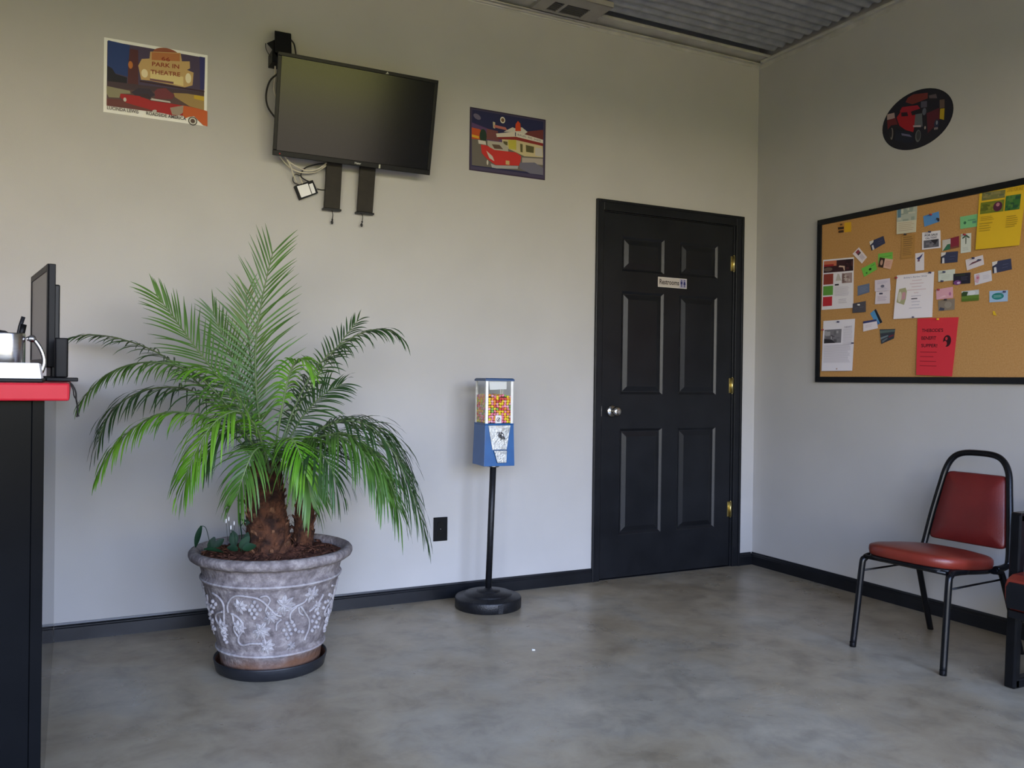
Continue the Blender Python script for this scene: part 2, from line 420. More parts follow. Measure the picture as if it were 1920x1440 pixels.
# ================================================================ the room
H = 3.013      # underside of the steel trim
CZ = 3.062     # mean height of the corrugated ceiling
DL, DR, DH = -1.118, -0.153, 2.045       # door opening
b = MB()
b.box(LX, DL, 0, .12, 0, 3.2); b.box(DR, .15, 0, .12, 0, 3.2); b.box(DL, DR, 0, .12, DH, 3.2); b.box(DL, DR, .09, .12, 0, DH)
struct(b.build('wall_back', M['wall']))
b = MB(); b.box(0, .12, FY - .12, 0, 0, 3.2); struct(b.build('wall_right', M['wall']))
b = MB(); b.box(LX - .12, LX, FY - .12, .12, 0, 3.2); struct(b.build('wall_left', M['wall']))
b = MB()   # storefront wall with four tall openings
b.box(LX, 0, FY - .12, FY, 0, WZ0); b.box(LX, 0, FY - .12, FY, WZ1, 3.2)
xs = [LX] + [v for w in WINS for v in w] + [0]
for i in range(0, len(xs), 2): b.box(xs[i], xs[i + 1], FY - .12, FY, WZ0, WZ1)
struct(b.build('wall_front', M['wall']))
for i, (a_, c_) in enumerate(WINS):
    b = MB(); t = .045; y0, y1 = FY - .09, FY - .03
    b.box(a_, a_ + t, y0, y1, WZ0, WZ1); b.box(c_ - t, c_, y0, y1, WZ0, WZ1)
    b.box(a_ + t, c_ - t, y0, y1, WZ0, WZ0 + t); b.box(a_ + t, c_ - t, y0, y1, WZ1 - t, WZ1)
    struct(b.build('window_%d' % (i + 1), M['frame_alu']))
b = MB(); b.box(LX - .12, .12, FY - .12, .12, -.1, 0); struct(b.build('floor', M['floor']))
# corrugated steel ceiling, ribs parallel to the back wall
b = MB(); N = 78 * 8; vs = []; pitch = .067
for i in range(N + 1):
    y = -.140 - i * pitch / 8
    z = CZ + .0075 * math.cos(2 * PI * i / 8)
    vs += [(LX, y, z), (-.046, y, z)]
b.add(vs, [(2 * i, 2 * i + 1, 2 * i + 3, 2 * i + 2) for i in range(N)], True)
b.box(LX - .12, .12, FY - .12, .12, 3.2, 3.3)  # unseen roof slab, added to keep sunlight from leaking through the trim gaps
struct(b.build('ceiling', M['galv']))
# steel edge trims
b = MB()
b.box(LX, -.0, -.003, 0, H, H + .045); b.box(LX, -.0, -.112, -.003, H + .034, H + .038)
b.box(LX, -.0, -.114, -.110, H + .028, H + .044)
b.box(LX, -.0, -.030, -.003, H + .018, H + .022)
b.box(LX, -1.22, -.016, -.003, H + .006, H + .016)
struct(b.build('trim_1', M['trim_metal'], bevel=.001))
b = MB()
b.box(-.003, 0, FY, -.0, H - .006, H + .040); b.box(-.030, -.003, FY, -.046, H + .020, H + .024); b.box(-.033, -.030, FY, -.046, H + .015, H + .030)
struct(b.build('trim_2', M['trim_metal'], bevel=.001))
# baseboards with a stepped top
def base_profile(b, p0, p1, out):
    p0 = Vector(p0); p1 = Vector(p1); o = Vector(out)
    prof = [(0, 0), (.014, 0), (.014, .052), (.011, .056), (.011, .060), (.006, .066), (.004, .074), (0, .074)]
    vs = [p0 + o * d + Vector((0, 0, z)) for d, z in prof] + [p1 + o * d + Vector((0, 0, z)) for d, z in prof]; n = len(prof)
    b.add(vs, [(i, (i + 1) % n, n + (i + 1) % n, n + i) for i in range(n)] + [tuple(range(n))[::-1], tuple(range(n, 2 * n))], False)
b = MB(); base_profile(b, (-3.757, 0, 0), (-1.160, 0, 0), (0, -1, 0)); base_profile(b, (-.112, 0, 0), (-.014, 0, 0), (0, -1, 0))
struct(b.build('baseboard_back', M['black_paint']))
b = MB(); base_profile(b, (0, FY, 0), (0, 0, 0), (-1, 0, 0)); struct(b.build('baseboard_right', M['black_paint']))

# ---- six-panel door
door = empty('door_1', ((DL + DR) / 2, 0, 0), kind='structure')
def local(o): o.matrix_parent_inverse = o.parent.matrix_world.inverted(); return o
def part(b, name, m, parent, bevel=0):
    o = b.build(name, m, parent, bevel)
    # geometry is written in world coordinates: cancel the parent's own transform
    mw = Matrix.Translation(parent.location) @ parent.rotation_euler.to_matrix().to_4x4()
    pp = parent.parent
    while pp is not None:
        mw = (Matrix.Translation(pp.location) @ pp.rotation_euler.to_matrix().to_4x4()) @ mw; pp = pp.parent
    o.matrix_parent_inverse = Matrix.Identity(4)
    o.data.transform(mw.inverted())
    return o
b = MB(); SX0, SX1, SZ0, SZ1, YF = -1.106, -.190, .010, 2.033, -.004
cols = [(-.985, -.694), (-.583, -.302)]; rows = [(.243, .838), (1.028, 1.606), (1.716, 1.912)]
gx = sorted({SX0, SX1, *[v for c in cols for v in c]}); gz = sorted({SZ0, SZ1, *[v for c in rows for v in c]})
for i in range(len(gx) - 1):
    for j in range(len(gz) - 1):
        x0, x1, z0, z1 = gx[i], gx[i + 1], gz[j], gz[j + 1]
        if (x0, x1) in cols and (z0, z1) in rows:
            rings = [(0, YF), (.003, YF + .001), (.014, YF + .0095), (.020, YF + .0095), (.046, YF + .002)]
            vv = []
            for d, y in rings: vv += [(x0 + d, y, z0 + d), (x1 - d, y, z0 + d), (x1 - d, y, z1 - d), (x0 + d, y, z1 - d)]
            ff = [(4 * r + k, 4 * r + (k + 1) % 4, 4 * r + 4 + (k + 1) % 4, 4 * r + 4 + k) for r in range(len(rings) - 1) for k in range(4)]
            ff.append(tuple(4 * (len(rings) - 1) + k for k in range(4)))
            b.add(vv, ff, False)
        else: b.add([(x0, YF, z0), (x1, YF, z0), (x1, YF, z1), (x0, YF, z1)], [(0, 1, 2, 3)], False)
b.box(SX0, SX1, YF + .0100, YF + .035, SZ0, SZ1)
b.add([(SX0, YF, SZ0), (SX0, YF, SZ1), (SX0, YF + .01, SZ1), (SX0, YF + .01, SZ0), (SX1, YF, SZ0), (SX1, YF, SZ1), (SX1, YF + .01, SZ1), (SX1, YF + .01, SZ0)],
      [(0, 1, 2, 3), (7, 6, 5, 4), (1, 5, 6, 2), (0, 3, 7, 4)], False)
part(b, 'door_slab', M['black_paint'], door)
b = MB()   # casing with stepped profile + jambs
def casing(x0, x1, z0, z1, inner):
    b.box(x0, x1, -.016, 0, z0, z1)
for (x0, x1, z0, z1) in ((-1.159, -1.112, 0, 2.10), (-.168, -.1125, 0, 2.10), (-1.112, -.168, 2.042, 2.10)):
    b.box(x0, x1, -.013, 0, z0, z1)
b.box(-1.159, -1.145, -.019, -.013, 0, 2.10); b.box(-.127, -.1125, -.019, -.013, 0, 2.10); b.box(-1.145, -.127, -.019, -.013, 2.086, 2.10)
b.box(-1.118, -1.109, 0, .09, 0, 2.045); b.box(-.180, -.153, -.002, .09, 0, 2.045); b.box(-1.109, -.180, 0, .09, 2.036, 2.045)
b.box(-1.109, -.180, .0, .09, 0, .004)
part(b, 'door_frame', M['black_paint'], door, bevel=.002)
for z in (1.814, 1.085, .346):
    b = MB(); b.tube([(-.187, -.012, z - .045), (-.187, -.012, z + .045)], .0065, 10)
    b.box(-.205, -.187, -.0065, -.004, z - .044, z + .044); b.box(-.187, -.172, -.0065, -.0045, z - .044, z + .044)
    for zz in (z - .047, z + .047): b.blob((-.187, -.012, zz), .005, .005, .004)
    part(b, 'hinge', M['brass'], door)
b = MB(); RX = Matrix.Rotation(PI / 2, 4, 'X'); kx, kz = -1.040, .936
b.lathe([(0, .0), (.033, .0), (.033, .004), (.028, .009), (.018, .011), (.012, .014), (.011, .030), (.017, .034), (.0255, .043), (.027, .052), (.024, .062), (.016, .067), (.006, .068), (0, .066)], 28, (kx, YF, kz), RX)
part(b, 'door_knob', M['nickel'], door)
b = MB(); b.box(-1.1095, -1.1062, -.0062, -.002, kz - .028, kz + .028); part(b, 'latch_plate', M['nickel'], door)

# ================================================================ back-wall things
wallfn = lambda a, c, h: (a, -.0016 - h, c)
# restroom sign
P = Print(lambda a, c, h: (a, YF - .003 - h, c))
sx0, sx1, sz0, sz1 = -.738, -.534, 1.643, 1.700
P.rect(sx0 + .003, sz0 + .003, sx1 - .003, sz1 - .003, S(176, 168, 160))
P.rect(sx1 - .050, sz0 + .003, sx1 - .003, sz1 - .003, S(150, 146, 168))
P.text('Restrooms', sx0 + .010, sz0 + .016, sx1 - .056, sz1 - .012, S(40, 36, 34))
for cx, wom in ((sx1 - .038, False), (sx1 - .017, True)):
    c = S(28, 34, 90)
    P.oval(cx, sz1 - .011, .0035, .004, c, 12)
    if wom: P.poly([(cx - .0035, sz1 - .017), (cx + .0035, sz1 - .017), (cx + .008, sz0 + .022), (cx - .008, sz0 + .022)], c)
    else: P.rect(cx - .0065, sz0 + .024, cx + .0065, sz1 - .017, c)
    P.rect(cx - .004, sz0 + .008, cx - .0008, sz0 + .026, c); P.rect(cx + .0008, sz0 + .008, cx + .004, sz0 + .026, c)
tag(P.build('restroom_sign', back=([(sx0, sz0), (sx1, sz0), (sx1, sz1), (sx0, sz1)], S(205, 200, 192), .0028)),
    'small pale restrooms sign with two blue figures on the black door', 'sign')

# drive-in poster (generic night scene)
P = Print(wallfn, k=.85)
x0, x1, z0, z1 = -3.597, -3.186, 2.198, 2.5095
ix0, ix1, iz0, iz1 = x0 + .012, x1 - .012, z0 + .036, z1 - .013
P.rect(ix0, iz0, ix1, iz1, S(96, 72, 72))
P.rect(ix0, iz0 + .10, ix1, iz1, S(78, 66, 92))
P.poly([(-3.5824,2.4998), (-3.4987,2.4945), (-3.5,2.3603), (-3.5837,2.3695)], S(42, 66, 122))
P.poly([(-3.2194,2.4981), (-3.196,2.4978), (-3.1973,2.357), (-3.2148,2.3541)], S(52, 54, 112))
P.poly([(-3.584,2.393), (-3.5652,2.3845), (-3.5515,2.3633), (-3.5081,2.356), (-3.5078,2.3233), (-3.5832,2.3224)], S(34, 34, 44))
P.poly([(-3.4986,2.4796), (-3.4657,2.4798), (-3.4641,2.3307), (-3.5051,2.3238), (-3.5045,2.4012)], S(88, 48, 52))
P.oval(*(-3.4951,2.4118), .009, .016, S(196, 120, 60), 14)
P.oval(*(-3.3542,2.4794), .055, .030, S(160, 92, 66), 24)
P.poly([(-3.465,2.4142), (-3.4516,2.445), (-3.4212,2.4521), (-3.4187,2.4826), (-3.2975,2.499), (-3.2914,2.4635), (-3.2598,2.4692), (-3.258,2.4389), (-3.2709,2.4305), (-3.2433,2.4231), (-3.247,2.3672), (-3.2787,2.3527), (-3.4257,2.3582), (-3.4534,2.3564)], S(206, 172, 116))
P.poly([(-3.4132,2.4806), (-3.3004,2.4954), (-3.3,2.462), (-3.4128,2.4476)], S(190, 122, 74))
P.oval(*(-3.4399,2.3857), .013, .018, S(244, 230, 190), 18)
P.oval(*(-3.2647,2.3948), .012, .022, S(246, 236, 200), 18)
P.poly([(-3.4178,2.3986), (-3.2849,2.3975), (-3.2845,2.3578), (-3.4175,2.3656)], S(232, 212, 150))
def slanttext(body, a, c, h, col):
    P.text(body, a[0], a[1] - .002, c[0], a[1] + h * 1.2, col, skew=(0, c[1] - a[1]))
slanttext('66', (-3.3737,2.4547), (-3.3398,2.4554), .0125, S(150, 60, 40))
slanttext('PARK IN', (-3.4111,2.4244), (-3.3025,2.431), .0135, S(146, 62, 40))
slanttext('THEATRE', (-3.4163,2.3898), (-3.2978,2.3977), .0135, S(146, 70, 44))
P.poly([(-3.4588,2.3525), (-3.1972,2.3508), (-3.1972,2.3447), (-3.4588,2.3459)], S(62, 38, 46))
P.poly([(-3.4189,2.3677), (-3.3246,2.3687), (-3.3245,2.3596), (-3.4188,2.3593)], S(120, 84, 90))
P.poly([(-3.5833,2.3283), (-3.1986,2.3444), (-3.1985,2.3321), (-3.583,2.2989)], S(74, 58, 66))
P.poly([(-3.5857,2.3073), (-3.4967,2.3014), (-3.4938,2.29), (-3.5318,2.2837), (-3.537,2.2651), (-3.5772,2.2616), (-3.5854,2.2779)], S(150, 144, 116))
P.poly([(-3.4002,2.3143), (-3.3891,2.3282), (-3.3555,2.3368), (-3.3355,2.3219), (-3.3183,2.3126), (-3.3295,2.2925), (-3.3971,2.2847)], S(120, 56, 64))
P.poly([(-3.4911,2.2963), (-3.464,2.3187), (-3.4198,2.3231), (-3.3972,2.2997), (-3.4194,2.2841), (-3.4746,2.2841)], S(58, 50, 64))
P.poly([(-3.3241,2.3208), (-3.2668,2.3271), (-3.1984,2.3259), (-3.1977,2.2658), (-3.2576,2.2734), (-3.3182,2.3035)], S(168, 140, 88))
P.poly([(-3.2407,2.3252), (-3.1984,2.3259), (-3.1982,2.3059), (-3.2406,2.3099)], S(206, 172, 50))
P.poly([(-3.5852,2.2544), (-3.352,2.2738), (-3.1903,2.2623), (-3.2772,2.2275), (-3.5849,2.225)], S(112, 62, 60))
P.poly([(-3.5331,2.2835), (-3.4581,2.2853), (-3.4137,2.273), (-3.3349,2.2734), (-3.2835,2.2724), (-3.2773,2.2306), (-3.3287,2.2227), (-3.3965,2.2305), (-3.5097,2.2487), (-3.5343,2.2685)], S(172, 40, 44))
P.poly([(-3.4194,2.2841), (-3.3379,2.2821), (-3.335,2.2759), (-3.4137,2.2754)], S(206, 200, 196))
P.poly([(-3.4637,2.2919), (-3.4251,2.3012), (-3.411,2.2794), (-3.4526,2.2817)], S(60, 46, 54))
P.oval(*(-3.5153,2.2612), .0060, .0085, S(206, 202, 196), 14)
P.oval(*(-3.3993,2.2301), .0095, .0060, S(206, 202, 196), 14, .4)
P.poly([(-3.3376,2.2548), (-3.2835,2.2724), (-3.2775,2.2489), (-3.3002,2.2271), (-3.3287,2.2258)], S(168, 150, 134))
P.poly([(-3.2835,2.2724), (-3.2662,2.2721), (-3.2256,2.2692), (-3.1845,2.2632), (-3.1837,2.1968), (-3.2014,2.1989), (-3.225,2.22), (-3.2397,2.2332), (-3.2599,2.2271), (-3.2743,2.2188), (-3.2859,2.2293)], S(204, 98, 46))
P.oval(*(-3.2447,2.211), .0185, .0185, S(40, 34, 34), 22)
P.oval(*(-3.2447,2.211), .0150, .0150, S(214, 210, 200), 22)
P.oval(*(-3.2447,2.211), .0095, .0095, S(92, 72, 66), 18)
P.text('LUCINDA LEWIS', x0 + .014, z0 + .012, x0 + .135, z0 + .026, S(112, 104, 102))
P.text('ROADSIDE AMERICA', x0 + .165, z0 + .012, x0 + .325, z0 + .026, S(84, 80, 80))
tag(P.build('drive_in_poster', back=([(x0, z0), (x1, z0), (x1, z1), (x0, z1)], S(255, 255, 250), .0015)),
    'white-bordered drive-in theatre print with red and orange cars, left of the television', 'poster')

# diner tin sign
P = Print(wallfn, k=.85)
x0, x1, z0, z1 = -1.921, -1.481, 2.162, 2.482
P.rect(x0 + .006, z0 + .006, x1 - .006, z1 - .006, S(70, 62, 90))
P.rect(x0 + .012, z0 + .022, x1 - .014, z1 - .012, S(38, 40, 78))
P.poly([(-1.9105,2.4047), (-1.8663,2.3952), (-1.784,2.3782), (-1.7331,2.3595), (-1.7325,2.3206), (-1.9093,2.3219)], S(92, 66, 110))
P.poly([(-1.9101,2.3792), (-1.8661,2.376), (-1.8338,2.3517), (-1.8334,2.326), (-1.9093,2.3219)], S(196, 84, 40))
P.poly([(-1.9096,2.3442), (-1.8691,2.3403), (-1.8689,2.3275), (-1.9094,2.3314)], S(222, 172, 50))
P.poly([(-1.8271,2.3849), (-1.7625,2.3813), (-1.7545,2.3306), (-1.8263,2.3303)], S(120, 70, 70))
P.poly([(-1.6048,2.4007), (-1.4958,2.4263), (-1.495,2.3732), (-1.6009,2.3848)], S(112, 52, 52))
P.oval(*(-1.8811,2.4378), .022, .013, S(112, 104, 128), 18, -.4)
P.poly([(-1.9093,2.3219), (-1.7326,2.3271), (-1.4955,2.2865), (-1.4941,2.1934), (-1.6573,2.1933), (-1.9073,2.188)], S(110, 104, 98))
P.oval(*(-1.8461,2.3436), .020, .036, S(34, 56, 42), 22)
P.poly([(-1.7919,2.4255), (-1.7793,2.4242), (-1.7788,2.3919), (-1.7897,2.3935)], S(196, 180, 150))
P.poly([(-1.7827,2.4107), (-1.7193,2.407), (-1.7081,2.3924), (-1.7843,2.3976)], S(190, 112, 104))
P.oval(*(-1.7362,2.4419), .0145, .0165, S(226, 220, 208), 22)
P.oval(*(-1.7362,2.4419), .0095, .0105, S(120, 92, 70), 20)
P.poly([(-1.7298,2.3827), (-1.6791,2.4129), (-1.6606,2.4091), (-1.6238,2.421), (-1.5899,2.4012), (-1.6084,2.387), (-1.6603,2.3895)], S(206, 200, 188))
P.poly([(-1.6623,2.3957), (-1.661,2.4319), (-1.6483,2.4502), (-1.6333,2.4393), (-1.629,2.4005)], S(208, 72, 34))
P.poly([(-1.7402,2.3455), (-1.66,2.3698), (-1.4985,2.3527), (-1.4954,2.2799), (-1.6066,2.272), (-1.7324,2.3076)], S(206, 190, 148))
P.poly([(-1.7037,2.3441), (-1.6561,2.3507), (-1.6553,2.2984), (-1.6994,2.299)], S(196, 184, 70))
P.poly([(-1.7731,2.3668), (-1.6641,2.3922), (-1.6637,2.3661), (-1.7692,2.3496)], S(218, 208, 192))
P.poly([(-1.6585,2.393), (-1.4969,2.3729), (-1.4966,2.3546), (-1.6581,2.3668)], S(222, 214, 200))
P.poly([(-1.7692,2.3496), (-1.6581,2.3668), (-1.4966,2.3546), (-1.4964,2.3397), (-1.6597,2.3502), (-1.7546,2.3403)], S(140, 44, 40))
a = (-1.649,2.374); c = (-1.51,2.3604)
P.text('BURGERS  FRIES  SHAKES', a[0], a[1], c[0], a[1] + .011, S(70, 70, 92), skew=(0, c[1] - a[1]), bold=False)
for q in (((-1.7327,2.3336), (-1.7072,2.3338), (-1.7069,2.3143), (-1.7289,2.3178)), ((-1.6336,2.3342), (-1.6187,2.3329), (-1.6181,2.2903), (-1.6311,2.2918)), ((-1.6001,2.3322), (-1.5512,2.3289), (-1.5526,2.2956), (-1.5976,2.2963))):
    P.poly(list(q), S(92, 86, 52))
P.poly([(-1.5436,2.3266), (-1.5019,2.3256), (-1.4993,2.2827), (-1.543,2.2836)], S(196, 190, 184))
P.poly([(-1.6214,2.2635), (-1.4972,2.273), (-1.4967,2.2397), (-1.621,2.2373)], S(176, 166, 158))
P.poly([(-1.6358,2.2354), (-1.5462,2.2468), (-1.4946,2.2234), (-1.494,2.1868), (-1.5716,2.1857), (-1.6353,2.2059)], S(112, 110, 128))
P.poly([(-1.8758,2.3201), (-1.8333,2.3196), (-1.8294,2.3008), (-1.872,2.3014)], S(214, 206, 196))
P.poly([(-1.8227,2.3243), (-1.7363,2.3266), (-1.7031,2.3051), (-1.7028,2.2823), (-1.7969,2.2794), (-1.8223,2.3018)], S(180, 174, 160))
P.poly([(-1.7974,2.3085), (-1.7542,2.3111), (-1.7321,2.2914), (-1.7827,2.2878)], S(100, 78, 66))
P.poly([(-1.8596,2.2983), (-1.8258,2.2981), (-1.7826,2.2814), (-1.6587,2.2849), (-1.627,2.2693), (-1.6303,2.2426), (-1.6392,2.2185), (-1.7743,2.2048), (-1.8248,2.2306), (-1.8537,2.2558)], S(202, 52, 48))
P.poly([(-1.829,2.2719), (-1.7929,2.2477), (-1.7817,2.2233), (-1.8106,2.2357)], S(206, 196, 186))
P.poly([(-1.8031,2.2092), (-1.7742,2.2032), (-1.6429,2.2164), (-1.6464,2.2012), (-1.7668,2.1879), (-1.7956,2.1892)], S(170, 172, 172))
P.rect((-1.7167,2.2348)[0], (-1.7164,2.2153)[1], (-1.6948,2.2376)[0], (-1.6948,2.236)[1], S(206, 176, 120))
P.oval(*(-1.821,2.2118), .005, .013, S(210, 206, 200), 14)
tag(P.build('diner_tin_sign', back=([(x0, z0), (x1, z0), (x1, z1), (x0, z1)], S(52, 40, 62), .0015)),
    'dark-framed picture sign of a red convertible at a roadside diner, between television and door', 'poster')

# duplex outlet
o_out = o = empty('wall_outlet', (-2.053, 0, .35), label='black duplex power outlet low on the wall between palm and gumball machine', cat='outlet')
b = MB(); b.box(-2.091, -2.016, -.007, -.0005, .290, .409); part(b, 'cover_plate', M['black_plastic'], o, bevel=.002)
for zz in (.372, .327):
    b = MB(); b.rbox(-.017, .017, -.014, .014, 0, .0022, .010, Matrix.Translation((-2.053, -.007, zz)) @ Matrix.Rotation(PI / 2, 4, 'X'))
    part(b, 'socket', M['tv_black'], o)
b = MB(); b.lathe([(0, .0015), (.003, .001), (.0032, 0)], 12, (-2.053, -.007, .3495), RX); part(b, 'screw', M['nickel'], o)

# ---------------------------------------------------------------- television
TW, TH, TT = .745, .438, .2235
TV0 = Vector((-2.922, -.210, 2.508))
tv = empty('television', TV0, (TT, 0, 0), 'black flat-screen television tilted down high on the back wall', 'television')
def lpart(b, name, m, parent, bevel=0): return b.build(name, m, parent, bevel)
# local frame: x right, z up (0 at the top edge), y towards the wall
b = MB(); bz = .016
b.box(0, TW, 0, .012, -bz, 0); b.box(0, TW, 0, .012, -TH, -TH + .024); b.box(0, bz, 0, .012, -TH + .024, -bz); b.box(TW - bz, TW, 0, .012, -TH + .024, -bz)
lpart(b, 'bezel', M['tv_black'], tv, .002)
b = MB(); b.box(bz, TW - bz, .004, .010, -TH + .024, -bz); lpart(b, 'screen', M['screen'], tv)
b = MB(); b.box(.004, TW - .004, .012, .030, -TH + .004, -.004); b.box(.12, TW - .12, .030, .050, -TH + .05, -.10); lpart(b, 'back_shell', M['tv_black'], tv, .004)
P = Print(lambda a, c, h: (a, -.0004 - h, c))
P.text('Haier', .372, -TH + .008, .402, -TH + .017, S(200, 200, 190))
lpart_o = P.build('brand_lettering', tv); lpart_o['label'] = 'small white maker lettering'
P = Print(lambda a, c, h: (a, -.0004 - h, c)); P.rect(.487, -TH + .002, .495, -TH + .020, S(176, 176, 160))
q_ = P.build('sticker', tv); q_['label'] = 'tiny pale upright sticker on the lower bezel'
P = Print(lambda a, c, h: (a, -.0004 - h, c)); P.poly([(.484, -.014), (.500, -.012), (.493, -.003)], S(176, 176, 160))
q_ = P.build('sticker', tv); q_['label'] = 'tiny pale triangular sticker on the upper bezel'
b = MB(); b.blob((.030, -.001, -TH + .010), .003, .002, .003); lo = lpart(b, 'indicator_light', mat('red_indicator', S(200, 50, 60), .4), tv)
lo['label'] = 'small red standby light'

# mount: two bracket rails hanging below the set, each with a pull cord
mount = empty('tv_mount', (-2.6, -.03, 2.1), label='dark metal television bracket with two rails hanging below the screen', cat='bracket')
def slab4(b, q, th):
    q = [Vector(v) for v in q]; n = (q[1] - q[0]).cross(q[3] - q[0]).normalized()
    if n.y > 0: n = -n
    b.hexa([v - n * th for v in q], q)
M['bracket'] = mat('brown_black_bracket', S(38, 34, 28), .5, .1, .4, S(44, 40, 33), 20, .05, 90, ior=1.3)
for qq, kn in ((((-2.6672,-0.03,1.8899), (-2.5927,-0.03,1.8876), (-2.5922,-0.066,2.139), (-2.665,-0.066,2.1417)), ((-2.6319,-0.03,1.8811), (-2.6244,-0.022,1.8633), (-2.6266,-0.022,1.8381), (-2.6277,-0.022,1.8256))),
               (((-2.5092,-0.03,1.8886), (-2.4333,-0.03,1.8874), (-2.4299,-0.066,2.1352), (-2.5066,-0.066,2.1378)), ((-2.4935,-0.03,1.8801), (-2.4804,-0.022,1.8701), (-2.4827,-0.022,1.842), (-2.4851,-0.022,1.8266)))):
    b = MB(); slab4(b, qq, .016); part(b, 'rail', M['bracket'], mount, .002)
    b = MB(); b.box(qq[0][0] - .006, qq[1][0] + .006, -.034, -.008, qq[0][2] - .010, qq[0][2] - .001); part(b, 'rail_end_cap', M['tv_black'], mount, .001)
    b = MB(); b.tube(smoothpath(kn, 4), .0018, 6); b.blob(kn[3], .006, .005, .009); b.blob(kn[2], .0045, .004, .005); part(b, 'pull_cord', M['black_cable'], mount)
b = MB(); b.box(-2.75, -2.42, -.024, 0, 2.20, 2.34); b.box(-2.74, -2.70, -.074, -.02, 2.25, 2.29); b.box(-2.47, -2.43, -.074, -.02, 2.25, 2.29)
part(b, 'wall_plate', M['bracket'], mount)

# receiver box at the upper left of the set
rb = empty('receiver_box', (-2.86, -.05, 2.6), label='small black electronics box above the upper left corner of the television', cat='electronics box')
b = MB(); b.hexa([(-2.9175,-0.1,2.6368), (-2.8447,-0.1,2.6369), (-2.8411,-0.1,2.5398), (-2.9163,-0.1,2.5401)], [(-2.9014,-0.02,2.6685), (-2.8271,-0.02,2.6685), (-2.8234,-0.02,2.5695), (-2.9002,-0.02,2.5698)])
part(b, 'housing', M['black_plastic'], rb, .003)
b = MB(); b.hexa([(-2.9496,-0.09,2.5774), (-2.9034,-0.09,2.6076), (-2.8975,-0.09,2.5137), (-2.9237,-0.09,2.5516)], [(-2.938,-0.03,2.6002), (-2.8911,-0.03,2.6308), (-2.8852,-0.03,2.5355), (-2.9118,-0.03,2.5739)])
part(b, 'side_clip', M['black_plastic'], rb, .002)
b = MB(); b.box(-2.925, -2.86, -.09, -.002, 2.50, 2.555); part(b, 'wall_bracket', M['black_plastic'], rb, .002)
def cable(name, pts, r, m, label, n=6):
    b = MB(); b.tube(smoothpath(pts, n), r, 7)
    o = b.build(name, m); return tag(o, label, 'cable')
cable('cable', [(-2.8423,-0.08,2.618), (-2.8278,-0.08,2.6016), (-2.8202,-0.08,2.5695), (-2.8195,-0.1,2.5247)], .0035, M['black_cable'], 'short black cable curving from the electronics box behind the television top')
cable('cable', [(-2.9504,-0.07,2.5841), (-2.9458,-0.06,2.5623), (-2.9244,-0.06,2.5282), (-2.8907,-0.07,2.4881)], .0018, M['black_cable'], 'thin dark wire slanting from the electronics box to the television edge')
cable('cable', [(-2.893,-0.06,2.4621), (-2.9258,-0.05,2.4261), (-2.9414,-0.05,2.3614), (-2.9314,-0.05,2.3057), (-2.8952,-0.06,2.256)], .0042, M['black_cable'], 'thick black cable looping out beside the left edge of the television')
cable('cable', [(-2.9031,-0.05,2.497), (-2.9026,-0.05,2.4588), (-2.9065,-0.05,2.3863), (-2.8919,-0.05,2.3527)], .0042, M['white_cable'], 'pale cable showing beside the upper left television edge')
cable('cable', [(-2.8949,-0.09,2.1079), (-2.8638,-0.045,2.0815), (-2.8168,-0.03,2.0495), (-2.7631,-0.03,2.039), (-2.7091,-0.03,2.0506), (-2.6649,-0.05,2.0813)], .0038, M['white_cable'], 'white cable in the lower loop below the left corner of the television')
cable('cable', [(-2.8761,-0.09,2.1033), (-2.8378,-0.058,2.0747), (-2.792,-0.048,2.0561), (-2.7546,-0.045,2.0467), (-2.7044,-0.05,2.0592), (-2.6639,-0.055,2.0927)], .0038, M['white_cable'], 'white cable in the upper loop below the left corner of the television')
cable('cable', [(-2.8512,-0.075,2.0789), (-2.8313,-0.062,2.053), (-2.8161,-0.05,2.0187), (-2.7953,-0.024,1.99)], .0034, M['white_cable'], 'white cable dropping straight into the power adapter under the television')
cable('cable', [(-2.7836,-0.035,2.0184), (-2.7786,-0.035,2.0068), (-2.7685,-0.024,1.9907)], .003, M['white_cable'], 'short white plug lead entering the top of the power adapter')
cable('cable', [(-2.665,-0.05,2.0912), (-2.7046,-0.03,2.0856), (-2.7532,-0.028,2.0652), (-2.7749,-0.028,2.038), (-2.7722,-0.028,2.0163), (-2.7366,-0.024,2.0017)], .0032, M['black_cable'], 'black cable arching from behind the television down to the power adapter')
cable('cable', [(-2.7704,-0.02,2.0231), (-2.7997,-0.02,2.0293), (-2.8116,-0.02,2.0084), (-2.8041,-0.02,1.9897), (-2.7846,-0.02,1.9847)], .0022, M['black_cable'], 'thin dark wire coiled at the left shoulder of the power adapter')
cable('cable', [(-2.6961,-0.012,1.9767), (-2.6745,-0.006,1.9753), (-2.6529,-0.01,1.977)], .0022, M['black_cable'], 'thin dark wire from the power adapter to the left bracket rail')
ad = empty('power_adapter', (-2.8, -.01, 1.97), label='black power adapter with white labels hanging tilted below the television', cat='power adapter')
q = [(-2.779,-0.026,1.9144), (-2.6949,-0.026,1.9556), (-2.7207,-0.026,2.0123), (-2.8053,-0.026,1.975)]
b = MB(); slab4(b, q, .022); part(b, 'adapter_body', M['black_plastic'], ad, .002)
b = MB(); slab4(b, [(-2.7732,-0.0268,1.9247), (-2.7263,-0.0268,1.9458), (-2.7446,-0.0268,1.9929), (-2.7938,-0.0268,1.9742)], .0006); part(b, 'label', M['white'], ad)
b = MB(); slab4(b, [(-2.7231,-0.0268,1.9474), (-2.7071,-0.0268,1.9553), (-2.7225,-0.0268,1.9972), (-2.7392,-0.0268,1.9898)], .0006); part(b, 'label', M['white'], ad)

